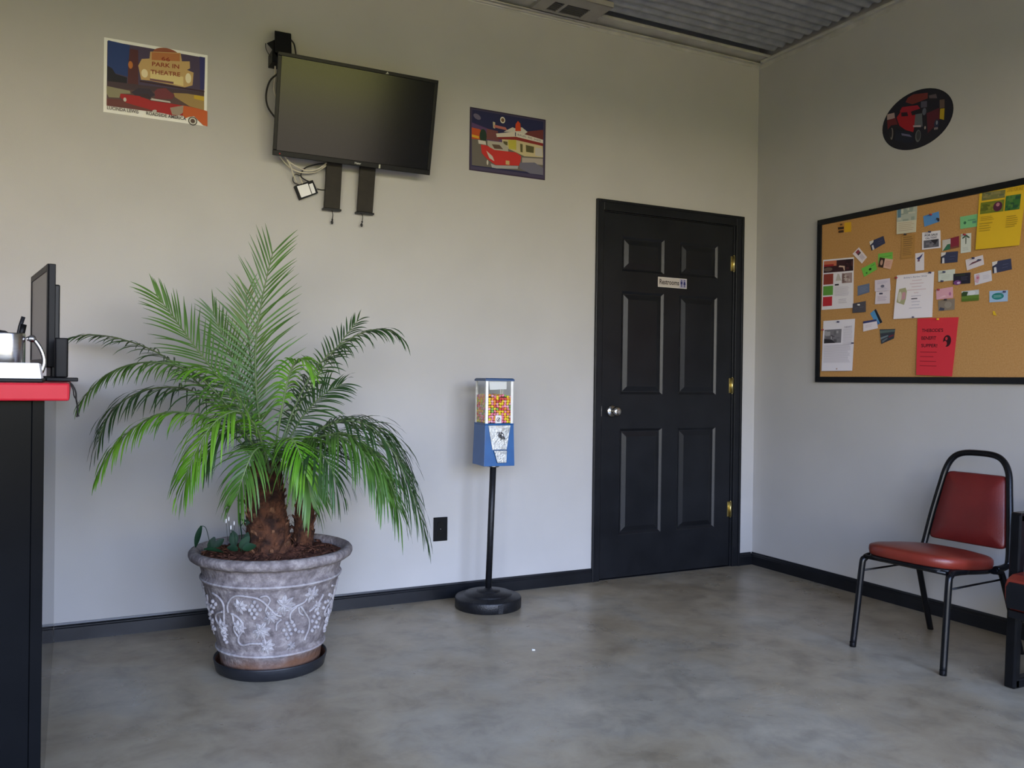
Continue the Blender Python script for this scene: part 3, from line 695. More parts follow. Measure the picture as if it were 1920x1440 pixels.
# ---------------------------------------------------------------- ceiling vent
vt = empty('ceiling_vent', (-1.43, -.17, CZ - .03), label='pale metal ceiling vent with two dark openings beside the back wall', cat='vent')
b = MB(); zz0, zz1 = CZ - .034, CZ - .026
xa, xb, ya, yb = -1.605, -1.235, -.262, -.052
hx = [(-1.532, -1.474), (-1.456, -1.321)]; hy = (-.178, -.066)
b.box(xa, xb, ya, hy[0], zz0, zz1); b.box(xa, xb, hy[1], yb, zz0, zz1)
b.box(xa, hx[0][0], hy[0], hy[1], zz0, zz1); b.box(hx[0][1], hx[1][0], hy[0], hy[1], zz0, zz1); b.box(hx[1][1], xb, hy[0], hy[1], zz0, zz1)
b.box(xa, xb, ya - .002, ya + .004, zz0, CZ - .008); b.box(xa, xa + .004, ya, yb, zz1, CZ - .008); b.box(xb - .004, xb, ya, yb, zz1, CZ - .008)
part(b, 'vent_frame', M['off_white'] if False else mat('painted_vent_grey', S(150, 146, 140), .5, 0, .4, S(158, 154, 148), 12), vt)
for hx0, hx1 in hx:
    b = MB(); b.box(hx0 - .003, hx1 + .003, hy[0] - .003, hy[1] + .003, zz1 + .0005, zz1 + .004)
    for k in range(6):
        y = hy[0] + .01 + k * .018; b.box(hx0, hx1, y, y + .002, zz0 + .002, zz1)
    part(b, 'grille', mat('dark_vent_mesh', S(92, 90, 86), .6, 0, .3, S(80, 78, 74), 300), vt)

# ================================================================ right wall
# oval picture (generic vintage hot rod)
P = Print(lambda a, c, h: (-.0016 - h, a, c), k=.85)
yc, zc, ra, rb_ = -1.106, 2.414, .200, .1435
P.oval(yc, zc, ra - .004, rb_ - .004, S(34, 34, 44), 48)
P.poly([(-1.0423,2.5178), (-1.0548,2.5364), (-1.0866,2.5438), (-1.1677,2.5284), (-1.1681,2.5012), (-1.125,2.4972), (-1.0811,2.4958)], S(116, 50, 48))
P.poly([(-1.174,2.5131), (-1.2134,2.5097), (-1.2198,2.4865), (-1.1773,2.4986)], S(96, 84, 92))
P.poly([(-1.1633,2.4295), (-1.2326,2.4374), (-1.2365,2.383), (-1.2131,2.3571), (-1.1711,2.33)], S(88, 36, 48))
P.poly([(-0.9342,2.4857), (-0.9776,2.4825), (-0.9815,2.4533), (-0.9347,2.4572)], S(178, 152, 150))
P.poly([(-0.9347,2.4543), (-0.9847,2.4553), (-0.9986,2.4179), (-0.9588,2.4226), (-0.939,2.405)], S(104, 40, 46))
P.poly([(-1.0105,2.482), (-1.0233,2.498), (-1.0684,2.4911), (-1.1128,2.4828), (-1.1288,2.4606), (-1.088,2.4608), (-1.0691,2.455), (-1.014,2.4698)], S(156, 34, 52))
P.poly([(-0.9914,2.4535), (-1.0139,2.4755), (-1.069,2.4577), (-1.1072,2.4446), (-1.1017,2.4022), (-1.0899,2.3558), (-1.0448,2.3782), (-1.0085,2.4098)], S(160, 32, 44))
P.poly([(-1.0172,2.4718), (-1.0529,2.4649), (-1.0597,2.4436), (-1.0208,2.4512)], S(52, 30, 42))
P.poly([(-1.0753,2.4615), (-1.1319,2.4625), (-1.1323,2.4379), (-1.082,2.4404)], S(34, 30, 38))
P.poly([(-1.101,2.4408), (-1.1385,2.4362), (-1.1428,2.3697), (-1.0957,2.3846)], S(96, 100, 108))
P.oval(*(-1.1508,2.441), .011, .018, S(92, 96, 112), 18)
P.poly([(-1.1313,2.4954), (-1.1653,2.4885), (-1.1658,2.4586), (-1.1318,2.4653)], S(84, 80, 96))
P.poly([(-1.0893,2.389), (-1.1333,2.379), (-1.1335,2.3694), (-1.0894,2.3807)], S(176, 160, 168))
P.oval(*(-1.1568,2.3607), .0045, .008, S(170, 160, 160), 14)
for (a, c, r1, r2, col) in ((*(-0.9629,2.3763), .014, .034, S(40, 38, 44)), (*(-0.9646,2.3787), .009, .030, S(120, 112, 112)), (*(-0.9612,2.3824), .006, .024, S(40, 38, 46)),
                            (*(-1.1186,2.3294), .016, .030, S(98, 100, 104)), (*(-1.1201,2.3318), .011, .023, S(60, 62, 68)), (*(-1.2204,2.3632), .013, .022, S(44, 50, 74)), (*(-1.2219,2.3682), .005, .010, S(130, 136, 150))):
    P.oval(a, c, r1, r2, col, 24)
P.poly([(-0.9892,2.3923), (-1.09,2.3503), (-1.0971,2.3045), (-1.0459,2.314), (-0.9835,2.3431)], S(32, 36, 52))
P.poly([(-1.0223,2.3671), (-1.071,2.3481), (-1.084,2.3325), (-1.0258,2.3551)], S(104, 100, 130))
P.poly([(-1.2386,2.4304), (-1.2623,2.4266), (-1.2603,2.3714), (-1.2365,2.383)], S(178, 152, 38))
P.poly([(-1.2349,2.4742), (-1.2616,2.4692), (-1.2623,2.4292), (-1.2356,2.4339)], S(96, 80, 74))
P.poly([(-1.2072,2.3478), (-1.2282,2.3451), (-1.2284,2.3344), (-1.2074,2.337)], S(130, 120, 126))
ring = [(yc + ra * math.cos(t), zc + rb_ * math.sin(t)) for t in [2 * PI * k / 48 for k in range(48)]]
tag(P.build('oval_car_sign', back=(ring, S(26, 26, 32), .0015)), 'dark oval sign showing a red hot rod, above the cork board', 'sign')

# cork board
YB0, YB1, ZB0, ZB1 = -.496, -1.95, 1.112, 2.012
bd = empty('bulletin_board', (0, -1.22, 1.56), label='wide cork notice board with black frame on the right wall', cat='notice board')
b = MB(); b.box(-.0124, -.002, YB1 + .02, YB0 - .02, ZB0 + .02, ZB1 - .02); part(b, 'cork_panel', M['cork'], bd)
b = MB(); fw = .030
b.box(-.020, -.001, YB1, YB0, ZB0, ZB0 + fw); b.box(-.020, -.001, YB1, YB0, ZB1 - fw, ZB1)
b.box(-.020, -.001, YB0 - fw, YB0, ZB0 + fw, ZB1 - fw); b.box(-.020, -.001, YB1, YB1 + fw, ZB0 + fw, ZB1 - fw)
part(b, 'frame', M['black_paint'], bd, .002)

_layer = [0]
def sheet(name, quad, cat, label, base, design=None, lift=.0, th=.0005, group='papers pinned on the cork board', up=None):
    """quad: TL, TR, BR, BL in wall (y, z); design(P) draws in unit (u right, v up)"""
    _layer[0] += 1
    off = .0006 if up is None else up
    TL, TR, BR, BL = quad
    def fn(u, v, h):
        y = (TL[0] * (1 - u) + TR[0] * u) * v + (BL[0] * (1 - u) + BR[0] * u) * (1 - v)
        z = (TL[1] * (1 - u) + TR[1] * u) * v + (BL[1] * (1 - u) + BR[1] * u) * (1 - v)
        return (-.0126 - off - th - h - lift * (1 - v), y, z)
    P = Print(fn, .00006, k=1.0)
    if design: design(P)
    o = P.build(name, back=([(0, 0), (1, 0), (1, 1), (0, 1)], base, th))
    return tag(o, label, cat, group)
def lines(P, u0, v0, u1, v1, n, col, jit=.25, th=.35):
    dv = (v1 - v0) / n
    for k in range(n):
        w = 1 - random.random() * jit
        vv = v0 + (k + .5) * dv
        P.rect(u0, vv - dv * th / 2, u0 + (u1 - u0) * w, vv + dv * th / 2, col)
def photo(P, u0, v0, u1, v1, cols, seed=1):
    r = random.Random(seed)
    P.rect(u0, v0, u1, v1, cols[0])
    for k in range(14):
        a = u0 + r.random() * (u1 - u0) * .8; c = v0 + r.random() * (v1 - v0) * .8
        P.rect(a, c, min(u1, a + (u1 - u0) * (.1 + .25 * r.random())), min(v1, c + (v1 - v0) * (.08 + .25 * r.random())), cols[1 + r.randrange(len(cols) - 1)])
WHT = S(226, 222, 228)
BC = 'business card'
sheet('name_card', ((-0.634,1.9744), (-0.726,1.968), (-0.727,1.9153), (-0.6371,1.9204)), 'card', 'small tan card with yellow block in the upper left of the cork board', S(186, 130, 66),
      lambda P: (P.rect(.5, 0, 1, 1, S(214, 164, 36)), P.rect(.02, .35, .46, .60, S(60, 44, 34)), P.rect(.05, .02, .44, .26, S(64, 46, 34)), P.rect(.18, .75, .36, .92, S(90, 66, 44))))
def d(P):
    photo(P, 0, .45, 1, 1, [S(176, 182, 170), S(128, 148, 148), S(196, 196, 178), S(150, 160, 150)], 3); P.rect(.05, .6, .22, 1, S(96, 130, 150)); lines(P, .1, .08, .9, .42, 5, S(190, 172, 150))
sheet('notice', ((-1.0098,1.9973), (-1.1279,1.988), (-1.1277,1.8538), (-1.0159,1.8588)), 'paper notice', 'pale green crinkled notice touching the top frame of the cork board', S(208, 202, 178), d, .006)
sheet('notice', ((-1.0392,1.8494), (-1.1176,1.8456), (-1.1171,1.7305), (-1.0421,1.732)), 'paper notice', 'tan handwritten slip hanging under the pale green notice', S(176, 132, 72),
      lambda P: (lines(P, .15, .5, .85, .95, 5, S(128, 98, 62)), lines(P, .1, .12, .8, .48, 5, S(136, 104, 66))), .003, up=.0002)
sheet('business_card', ((-1.162,1.9265), (-1.2468,1.9358), (-1.2534,1.8861), (-1.1713,1.8732)), BC, 'bright blue card on the cork board above the framed picture notice', S(92, 146, 204),
      lambda P: P.oval(.93, .2, .07, .16, S(40, 52, 84)), .002)
sheet('business_card', ((-1.3584,1.8908), (-1.4454,1.8905), (-1.4449,1.8328), (-1.3616,1.8335)), BC, 'mint green card left of the yellow flyer', S(124, 190, 132),
      lambda P: (P.oval(.28, .45, .08, .12, S(60, 110, 80)), P.rect(.45, .55, .9, .65, S(92, 150, 108)), P.rect(.72, .3, .95, .5, S(90, 140, 120))), .002)
def d(P):
    photo(P, .06, .80, .57, .93, [S(120, 118, 70), S(140, 132, 84), S(100, 104, 74)], 5)
    photo(P, .05, .58, .57, .77, [S(112, 122, 40), S(132, 134, 50), S(92, 100, 36)], 6); P.oval(.44, .67, .10, .08, S(84, 40, 62)); P.oval(.44, .70, .04, .03, S(180, 120, 130))
    photo(P, .60, .58, .92, .82, [S(60, 108, 52), S(84, 124, 62), S(44, 84, 56)], 8)
    P.text('LAND FOR SALE', .62, .88, .95, .94, S(170, 140, 40), bold=False)
    lines(P, .08, .46, .40, .54, 3, S(176, 146, 40)); lines(P, .06, .28, .36, .44, 4, S(180, 150, 42)); lines(P, .66, .30, .92, .50, 6, S(176, 146, 40))
sheet('flyer', ((-1.4547,2.0021), (-1.6719,1.9921), (-1.6501,1.719), (-1.4445,1.7256)), 'flyer', 'large yellow flyer with small photos in the upper right of the cork board', S(222, 182, 42), d, .010)
def d(P):
    photo(P, .09, .08, .91, .52, [S(96, 96, 106), S(120, 118, 128), S(80, 80, 92)], 11); P.poly([(.45, .52), (.9, .52), (.72, .22)], S(48, 46, 54))
    P.text('FOR SALE', .16, .74, .86, .86, S(70, 72, 92)); P.text('CALL TODAY', .2, .58, .82, .69, S(84, 84, 104))
sheet('notice', ((-1.1575,1.8472), (-1.2565,1.8435), (-1.262,1.7593), (-1.1607,1.7623)), 'paper notice', 'white notice with dark grey picture below the blue card', WHT, d, .003)
sheet('business_card', ((-1.2678,1.7948), (-1.3544,1.8026), (-1.3569,1.749), (-1.2704,1.7423)), BC, 'maroon, white and green card right of the framed picture notice', S(132, 44, 62),
      lambda P: (P.poly([(0, 0), (.45, 0), (.5, .55), (.5, .95), (0, 1)], S(196, 190, 184)), P.poly([(.02, 0), (.48, 0), (.48, .5), (.3, .5)], S(58, 110, 84)), P.rect(.5, 0, .98, .18, S(120, 70, 60))), .002)
sheet('business_card', ((-1.3636,1.8098), (-1.4154,1.8079), (-1.4169,1.7201), (-1.3651,1.7196)), BC, 'white upright card with green palm tree under the mint green card', S(206, 210, 202),
      lambda P: (P.poly([(.46, .45), (.54, .45), (.56, .8), (.44, .8)], S(84, 96, 84)), P.oval(.32, .82, .20, .05, S(72, 96, 78), 12, .3), P.oval(.68, .82, .20, .05, S(72, 96, 78), 12, -.3), P.oval(.5, .88, .16, .06, S(72, 96, 78)), lines(P, .2, .1, .8, .3, 3, S(180, 184, 178))), .002)
def dbc(P):
    P.poly([(.0, .12), (.14, .0), (.22, .0), (.08, .62), (0, .5)], S(36, 34, 44)); P.poly([(.08, .0), (.22, .0), (.20, .5), (.08, .5)], S(206, 206, 214))
    P.poly([(.0, .62), (.25, .78), (.30, 1), (0, 1)], S(214, 208, 204)); P.rect(.55, .55, .85, .60, S(84, 88, 116)); P.rect(.5, .3, .8, .34, S(84, 88, 116))
dk = S(58, 62, 88)
sheet('business_card', ((-0.8459,1.8456), (-0.9321,1.8632), (-0.9458,1.8241), (-0.8621,1.7961)), BC, 'dark blue tilted card on the left half of the cork board', dk, dbc, .002, group=None)
sheet('business_card', ((-1.2624,1.7361), (-1.351,1.732), (-1.3503,1.6809), (-1.2633,1.6838)), BC, 'dark blue level card directly below the maroon card', dk, dbc, .002, group=None)
sheet('business_card', ((-1.5194,1.6612), (-1.6066,1.6672), (-1.6129,1.6182), (-1.5245,1.6087)), BC, 'dark blue card farthest right, below the yellow flyer', dk, dbc, .002, group=None)
sheet('business_card', ((-0.7784,1.8252), (-0.832,1.7667), (-0.8015,1.7369), (-0.7393,1.7957)), BC, 'white diamond-tilted card with small red picture near the left flyer', S(222, 210, 214),
      lambda P: (P.rect(.08, .35, .42, .8, S(140, 62, 74)), P.rect(.3, .35, .42, .8, S(70, 60, 70)), lines(P, .5, .3, .9, .8, 4, S(150, 140, 160))), .002)
sheet('business_card', ((-0.9012,1.7754), (-0.9886,1.7745), (-0.9895,1.7245), (-0.904,1.7251)), BC, 'green card half hidden by a brown and pink card', S(116, 186, 80), lambda P: P.rect(.1, .6, .9, .66, S(90, 150, 66)), .001, up=.0002)
sheet('business_card', ((-0.9128,1.7553), (-0.9938,1.7355), (-0.9811,1.687), (-0.9061,1.7092)), BC, 'brown and pink card overlapping a green card', S(216, 172, 152),
      lambda P: (P.rect(0, 0, .4, 1, S(58, 40, 36)), P.oval(.2, .5, .1, .3, S(190, 150, 130)), lines(P, .5, .2, .9, .8, 4, S(190, 140, 126))), .002, up=.0016)
sheet('business_card', ((-0.7971,1.711), (-0.8831,1.7369), (-0.8979,1.6961), (-0.8174,1.6651)), BC, 'bright green tilted card standing free right of the left flyer', S(112, 190, 78),
      lambda P: (P.oval(.55, .45, .10, .14, S(34, 60, 34)), P.oval(.25, .25, .06, .10, S(60, 110, 54)), P.rect(.65, .7, .9, .76, S(70, 130, 60))), .002)
def d(P):
    P.rect(.03, .735, .985, .97, S(58, 34, 38)); P.poly([(.03, .88), (.45, .86), (.45, .97), (.03, .97)], S(196, 112, 84)); P.rect(.03, .86, .36, .90, S(150, 40, 44))
    P.oval(.18, .80, .14, .04, S(110, 92, 84)); P.poly([(.55, .86), (.72, .84), (.76, .76), (.70, .75), (.66, .82), (.52, .83)], S(206, 176, 156)); photo(P, .72, .75, .985, .96, [S(52, 30, 36), S(84, 48, 50), S(40, 26, 32)], 3)
    P.rect(.04, .50, .36, .71, S(140, 62, 52)); P.rect(.04, .285, .36, .47, S(96, 152, 66)); P.rect(.04, .07, .34, .255, S(184, 48, 58))
    P.poly([(.44, .56), (.5, .70), (.55, .69), (.62, .56)], S(190, 184, 178)); photo(P, .64, .50, .96, .70, [S(160, 140, 138), S(120, 96, 94), S(190, 176, 170)], 4)
    P.rect(.42, .465, .55, .495, S(30, 26, 34)); lines(P, .42, .25, .9, .44, 7, S(196, 190, 202), .15, .3); lines(P, .55, .10, .85, .20, 3, S(196, 190, 202))
sheet('flyer', ((-0.537,1.7874), (-0.7466,1.777), (-0.7516,1.5083), (-0.5348,1.5107)), 'flyer', 'flyer with dark photo banner and brown, green and red squares at the left frame', WHT, d, .004)
sheet('business_card', ((-0.7743,1.6214), (-0.8499,1.6286), (-0.8527,1.5826), (-0.7772,1.569)), BC, 'grey-blue card right of the flyer with coloured squares', S(104, 116, 142), lambda P: lines(P, .2, .2, .85, .8, 4, S(122, 134, 158)), .002)
sheet('notice', ((-0.8848,1.641), (-0.9765,1.6429), (-0.9849,1.5805), (-0.8887,1.5826)), 'paper notice', 'upper pinkish white slip of the stacked pair left of the centre flyer', S(214, 204, 216),
      lambda P: (lines(P, .15, .6, .85, .85, 3, S(180, 172, 198)), P.oval(.5, .4, .12, .12, S(110, 108, 128)), lines(P, .15, .1, .8, .3, 2, S(176, 168, 190))), .004, up=.0018)
sheet('notice', ((-0.8906,1.5856), (-0.9776,1.5812), (-0.9806,1.5147), (-0.8899,1.5167)), 'paper notice', 'lower pinkish white slip of the stacked pair left of the centre flyer', S(218, 208, 216),
      lambda P: (P.rect(.25, .72, .5, .84, S(72, 70, 90)), lines(P, .15, .2, .85, .6, 5, S(176, 160, 184))), .004, up=.0008)
def d(P):
    P.text("Bobby's Barber Shop", .2, .90, .82, .945, S(104, 110, 150), bold=False)
    for v, w in ((.84, .26), (.77, .36), (.70, .26), (.63, .5), (.56, .12), (.49, .26), (.36, .22), (.29, .2), (.22, .32)): P.rect(.56 - w / 2, v, .56 + w / 2, v + .012, S(206, 176, 184) if v > .5 else S(180, 176, 196))
    P.rect(.44, .425, .60, .445, S(50, 48, 66))
    P.poly([(.05, .38), (.14, .35), (.26, .31), (.30, .45), (.31, .62), (.27, .70), (.10, .68), (.07, .55)], S(170, 168, 130)); P.poly([(.18, .42), (.28, .45), (.28, .6), (.19, .6)], S(196, 150, 158)); P.oval(.13, .50, .05, .12, S(208, 204, 186))
sheet('flyer', ((-1.0178,1.6525), (-1.2274,1.6492), (-1.2255,1.4301), (-1.0056,1.4333)), 'flyer', 'white barber shop flyer with rosy illustration in the middle of the cork board', S(232, 226, 232), d, .006, up=.0018)
sheet('business_card', ((-1.121,1.7502), (-1.1701,1.75), (-1.1733,1.6624), (-1.1243,1.6625)), BC, 'white upright card with blue bird mark above the barber shop flyer', S(222, 216, 224),
      lambda P: (P.poly([(.15, .72), (.45, .78), (.9, .95), (.7, .75), (.45, .60), (.3, .62)], S(60, 62, 110)), P.rect(.25, .52, .5, .60, S(110, 60, 90))), .002)
sheet('business_card', ((-1.3887,1.687), (-1.4745,1.699), (-1.4825,1.6545), (-1.3987,1.6359)), BC, 'white card with a red and blue car drawing below the palm tree card', S(216, 208, 214),
      lambda P: (P.poly([(.12, .38), (.9, .50), (.85, .62), (.55, .60), (.35, .58)], S(110, 72, 84)), P.poly([(.55, .56), (.85, .55), (.9, .62), (.7, .72)], S(70, 76, 104))), .002)
sheet('business_card', ((-1.2477,1.6507), (-1.3368,1.6497), (-1.3362,1.597), (-1.2511,1.5973)), BC, 'pale mint card partly behind a dark purple card', S(206, 212, 202), lambda P: lines(P, .2, .2, .8, .6, 3, S(186, 194, 186)), .002, up=.0003)
def d(P):
    P.oval(.25, .15, .22, .22, S(120, 70, 130)); P.oval(.32, .12, .10, .10, S(206, 180, 220)); P.rect(.1, .78, .7, .9, S(52, 62, 44)); lines(P, .45, .3, .9, .7, 3, S(74, 72, 90))
sheet('business_card', ((-1.3294,1.6276), (-1.4162,1.6256), (-1.4171,1.575), (-1.3303,1.5775)), BC, 'dark card with purple glow overlapping the pale mint card', S(40, 38, 52), d, .002, up=.0018)
sheet('business_card', ((-1.4329,1.6154), (-1.5156,1.6253), (-1.5215,1.5768), (-1.4397,1.5638)), BC, 'white card with pink flourish left of the right-hand dark blue card', S(214, 210, 218),
      lambda P: (P.poly([(.0, .3), (.18, .1), (.32, .5), (.30, .9), (.1, .9)], S(206, 168, 186)), P.oval(.2, .6, .07, .12, S(190, 110, 130)), lines(P, .5, .3, .9, .7, 3, S(190, 186, 200))), .002)
sheet('business_card', ((-1.2395,1.5627), (-1.3273,1.5671), (-1.3313,1.5146), (-1.2436,1.5128)), BC, 'pink card right of the barber shop flyer', S(216, 164, 178), lambda P: (P.oval(.82, .4, .07, .16, S(176, 112, 150)), P.poly([(.1, .1), (.5, .35), (.6, .2)], S(226, 186, 198))), .002, up=.0016)
sheet('business_card', ((-1.372,1.5418), (-1.4587,1.5427), (-1.4595,1.4926), (-1.3743,1.4935)), BC, 'green landscape card with pale sky below the dark purple card', S(98, 128, 52),
      lambda P: (P.rect(0, .55, 1, 1, S(196, 200, 204)), P.poly([(0, .5), (.3, .5), (.38, .9), (.1, .95), (0, .8)], S(52, 76, 42)), P.oval(.6, .75, .2, .2, S(214, 218, 222)), P.rect(0, .0, 1, .25, S(86, 112, 42))), .002)
sheet('business_card', ((-1.5085,1.5314), (-1.595,1.528), (-1.5958,1.4788), (-1.5108,1.4797)), BC, 'light blue card with teal oval, lowest on the right of the cork board', S(160, 188, 220),
      lambda P: (P.oval(.46, .5, .33, .30, S(44, 128, 124)), lines(P, .24, .38, .7, .62, 2, S(150, 196, 190), .1)), .002)
sheet('business_card', ((-1.2502,1.5087), (-1.3376,1.5112), (-1.3385,1.4591), (-1.2551,1.4574)), BC, 'grey-brown card hanging right below the pink card', S(134, 122, 110),
      lambda P: (P.poly([(.02, .05), (.35, .0), (.38, .22), (.1, .35)], S(72, 74, 90)), P.oval(.6, .5, .22, .3, S(150, 140, 128))), .002, up=.0004)
sheet('business_card', ((-0.7482,1.5302), (-0.8324,1.5383), (-0.8353,1.4811), (-0.7492,1.4802)), BC, 'dark grey card with white pin beside the lower corner of the coloured-square flyer', S(78, 76, 84), lambda P: P.rect(.15, .45, .85, .52, S(92, 90, 98)), .002, up=.0050)
sheet('business_card', ((-0.8566,1.4718), (-0.8922,1.493), (-0.9355,1.4217), (-0.9004,1.408)), BC, 'bright blue and black card tilted steeply, upper of two overlapping cards', S(84, 146, 196),
      lambda P: (P.poly([(.6, 0), (1, 0), (1, 1), (.72, 1)], S(34, 40, 50)), P.poly([(0, 0), (.5, .0), (.4, .25), (0, .3)], S(54, 96, 160))), .002, up=.0004)
sheet('business_card', ((-0.815,1.4323), (-0.8989,1.4394), (-0.91,1.3919), (-0.8179,1.3788)), BC, 'white card with navy top strip overlapping the bright blue and black card', S(222, 214, 220),
      lambda P: (P.rect(0, .78, 1, 1, S(60, 66, 110)), lines(P, .15, .3, .7, .6, 2, S(206, 190, 200))), .002, up=.0022)
def d(P):
    P.rect(0, .72, 1, .92, S(84, 100, 98)); P.poly([(0, .3), (.55, .4), (.55, .5), (0, .44)], S(110, 124, 130)); P.poly([(.1, .05), (.5, .2), (.5, .3), (.1, .2)], S(96, 108, 116)); P.poly([(.6, .25), (.95, .3), (.95, .45), (.6, .4)], S(110, 48, 60))
sheet('business_card', ((-0.9176,1.3861), (-1.0119,1.384), (-1.0073,1.3359), (-0.9311,1.31)), BC, 'dark striped card fanned at the lower left of the cork board', S(56, 60, 68), d, .003)
def d(P):
    P.text("THEBODE'S", .12, .755, .66, .815, S(40, 16, 24)); P.text('BENEFIT', .12, .620, .50, .680, S(46, 18, 26)); P.text('SUPPER!', .12, .490, .54, .550, S(52, 20, 28))
    P.oval(.78, .60, .10, .10, S(52, 20, 28), 20, .5); P.oval(.73, .55, .05, .05, S(206, 56, 66)); P.oval(.76, .64, .03, .03, S(190, 50, 60))
    for v, w in ((.40, .44), (.32, .36), (.24, .44), (.16, .46)): P.rect(.1, v, .1 + w, v + .012, S(150, 32, 44))
sheet('flyer', ((-1.1395,1.4293), (-1.3594,1.4222), (-1.3376,1.1452), (-1.1443,1.1522)), 'flyer', 'bright red benefit supper flyer at the bottom of the cork board', S(208, 52, 64), d, .010, up=.0012)
def d(P):
    photo(P, .05, .55, .60, .82, [S(120, 118, 124), S(84, 82, 88), S(160, 158, 162), S(104, 102, 108)], 9); P.poly([(.05, .55), (.42, .55), (.30, .62), (.05, .64)], S(44, 42, 48))
    lines(P, .66, .50, .95, .82, 12, S(190, 186, 198), .1); lines(P, .06, .16, .94, .52, 17, S(188, 184, 196), .12)
    P.text('NEWS', .7, .83, .93, .87, S(160, 156, 170), bold=False)
sheet('flyer', ((-0.5457,1.4496), (-0.7607,1.4497), (-0.7579,1.1738), (-0.5477,1.173)), 'flyer', 'white newsprint sheet with grey photos at the lower left of the cork board', S(224, 220, 228), d, .012)
sheet('paper_scrap', ((-1.5259,1.4396), (-1.5345,1.4391), (-1.5463,1.4179), (-1.5298,1.4223)), 'scrap', 'tiny yellow paper scrap on bare cork below the teal oval card', S(214, 176, 40), None, .002)

pins = [((-1.1223,1.4363), 'navy', 'navy push pin at the bottom edge of the barber shop flyer'), ((-1.211,1.6458), 'navy', 'navy push pin in the top right corner of the barber shop flyer'),
        ((-1.0198,1.6401), 'maroon', 'red push pin in the top left corner of the barber shop flyer'), ((-1.2059,1.8437), 'navy', 'navy push pin at the top of the white notice with grey picture'),
        ((-1.2865,1.6408), 'navy', 'navy push pin at the top of the pale mint card'), ((-1.2768,1.5984), 'navy', 'navy push pin at the bottom of the pale mint card'),
        ((-1.3882,1.8034), 'maroon', 'red push pin at the top of the palm tree card'), ((-1.4339,1.6886), 'navy', 'navy push pin at the top of the car drawing card'),
        ((-0.6566,1.4385), 'navy', 'navy push pin at the top of the newsprint sheet'), ((-0.7551,1.3204), 'navy', 'navy push pin at the right edge of the newsprint sheet'),
        ((-0.5498,1.4008), 'maroon', 'maroon push pin at the left edge of the newsprint sheet'), ((-0.6562,1.1849), 'tan', 'tan push pin at the bottom of the newsprint sheet'),
        ((-1.069,1.8511), 'black', 'black push pin at the foot of the pale green notice'), ((-1.2483,1.8993), 'black', 'black push pin at the right end of the bright blue card'),
        ((-1.2103,1.9259), 'maroon', 'maroon push pin at the top of the bright blue card'), ((-0.7909,1.5207), 'white', 'white push pin on the dark grey card'),
        ((-1.2967,1.5087), 'black', 'black push pin at the top of the grey-brown card'), ((-1.2566,1.4189), 'yellow', 'yellow push pin at the top of the red flyer'),
        ((-1.5847,1.5214), 'navy', 'navy push pin in the corner of the teal oval card'), ((-1.2574,1.5596), 'maroon', 'maroon push pin at the top left of the pink card')]
PC = {'navy': S(44, 46, 84), 'maroon': S(150, 40, 56), 'tan': S(176, 150, 130), 'black': S(36, 34, 40), 'white': S(230, 228, 222), 'yellow': S(226, 184, 40)}
PM = {k: mat('pin_' + k, v, .35) for k, v in PC.items()}
b = MB(); RY = Matrix.Rotation(-PI / 2, 4, 'Y')
b.lathe([(0, -.006), (.0007, -.004), (.0007, .0), (.0045, .0), (.0045, .0015), (.0026, .003), (.0026, .007), (.0042, .009), (.0042, .0105), (0, .011)], 10, (0, 0, 0), RY)
pin0 = None
for (yy, zz_), col, lab in pins:
    if pin0 is None: o = pin0 = b.build('push_pin', PM[col])
    else:
        o = pin0.copy(); COL.objects.link(o)
    if o is not pin0 or True:
        o.data = o.data.copy() if o is not pin0 else o.data
        o.data.materials.clear(); o.data.materials.append(PM[col])
    o.location = (-.0185, yy, zz_)
    tag(o, lab, 'push pin', 'push pins in the cork board')

# ================================================================ gumball machine
gm = empty('gumball_machine', (-1.893, -.232, 0), (0, 0, math.radians(-4)), 'blue and chrome gumball machine on black pole stand between palm and door', 'candy machine')
hx_, hy_ = .010, -.018
b = MB()
b.lathe([(0, 0), (.157, 0), (.161, .004), (.161, .046), (.157, .053), (.118, .058), (.114, .064), (.112, .070), (.062, .075), (.058, .079), (.056, .084), (.022, .086), (.016, .092), (0, .092)], 56)
b.box(-.012, .012, -.1625, -.158, .004, .044)
o = lpart(b, 'stand_base', M['cast_iron'], gm)
b = MB(); b.tube([(0, 0, .08), (hx_ * .55, hy_ * .5, .40), (hx_, hy_, .694)], .0155, 18); lpart(b, 'pole', M['cast_iron'], gm)
b = MB(); b.lathe([(0, .0), (.03, 0), (.03, .006), (.016, .010), (.016, .02)], 20, (hx_, hy_, .680)); lpart(b, 'pole_flange', M['steel'], gm)
def frustum(b, w0, w1, z0, z1):
    b.hexa([(hx_ - w0, hy_ - w0, z0), (hx_ + w0, hy_ - w0, z0), (hx_ + w0, hy_ + w0, z0), (hx_ - w0, hy_ + w0, z0)],
           [(hx_ - w1, hy_ - w1, z1), (hx_ + w1, hy_ - w1, z1), (hx_ + w1, hy_ + w1, z1), (hx_ - w1, hy_ + w1, z1)])
b = MB(); frustum(b, .0785, .0735, .690, .886); frustum(b, .0745, .0745, .886, .8925)
lpart(b, 'body', M['blue_paint'], gm, .002)
b = MB(); frustum(b, .0750, .0750, 1.094, 1.103); frustum(b, .0750, .068, 1.103, 1.108); lpart(b, 'lid', M['blue_lid'], gm, .0015)
b = MB(); g = .0685; t_ = .0016
for sx in (-1, 1):
    b.box(hx_ + sx * g - t_ / 2, hx_ + sx * g + t_ / 2, hy_ - g, hy_ + g, .8925, 1.094)
    b.box(hx_ - g, hx_ + g, hy_ + sx * g - t_ / 2, hy_ + sx * g + t_ / 2, .8925, 1.094)
lpart(b, 'glass_globe', M['glass'], gm)
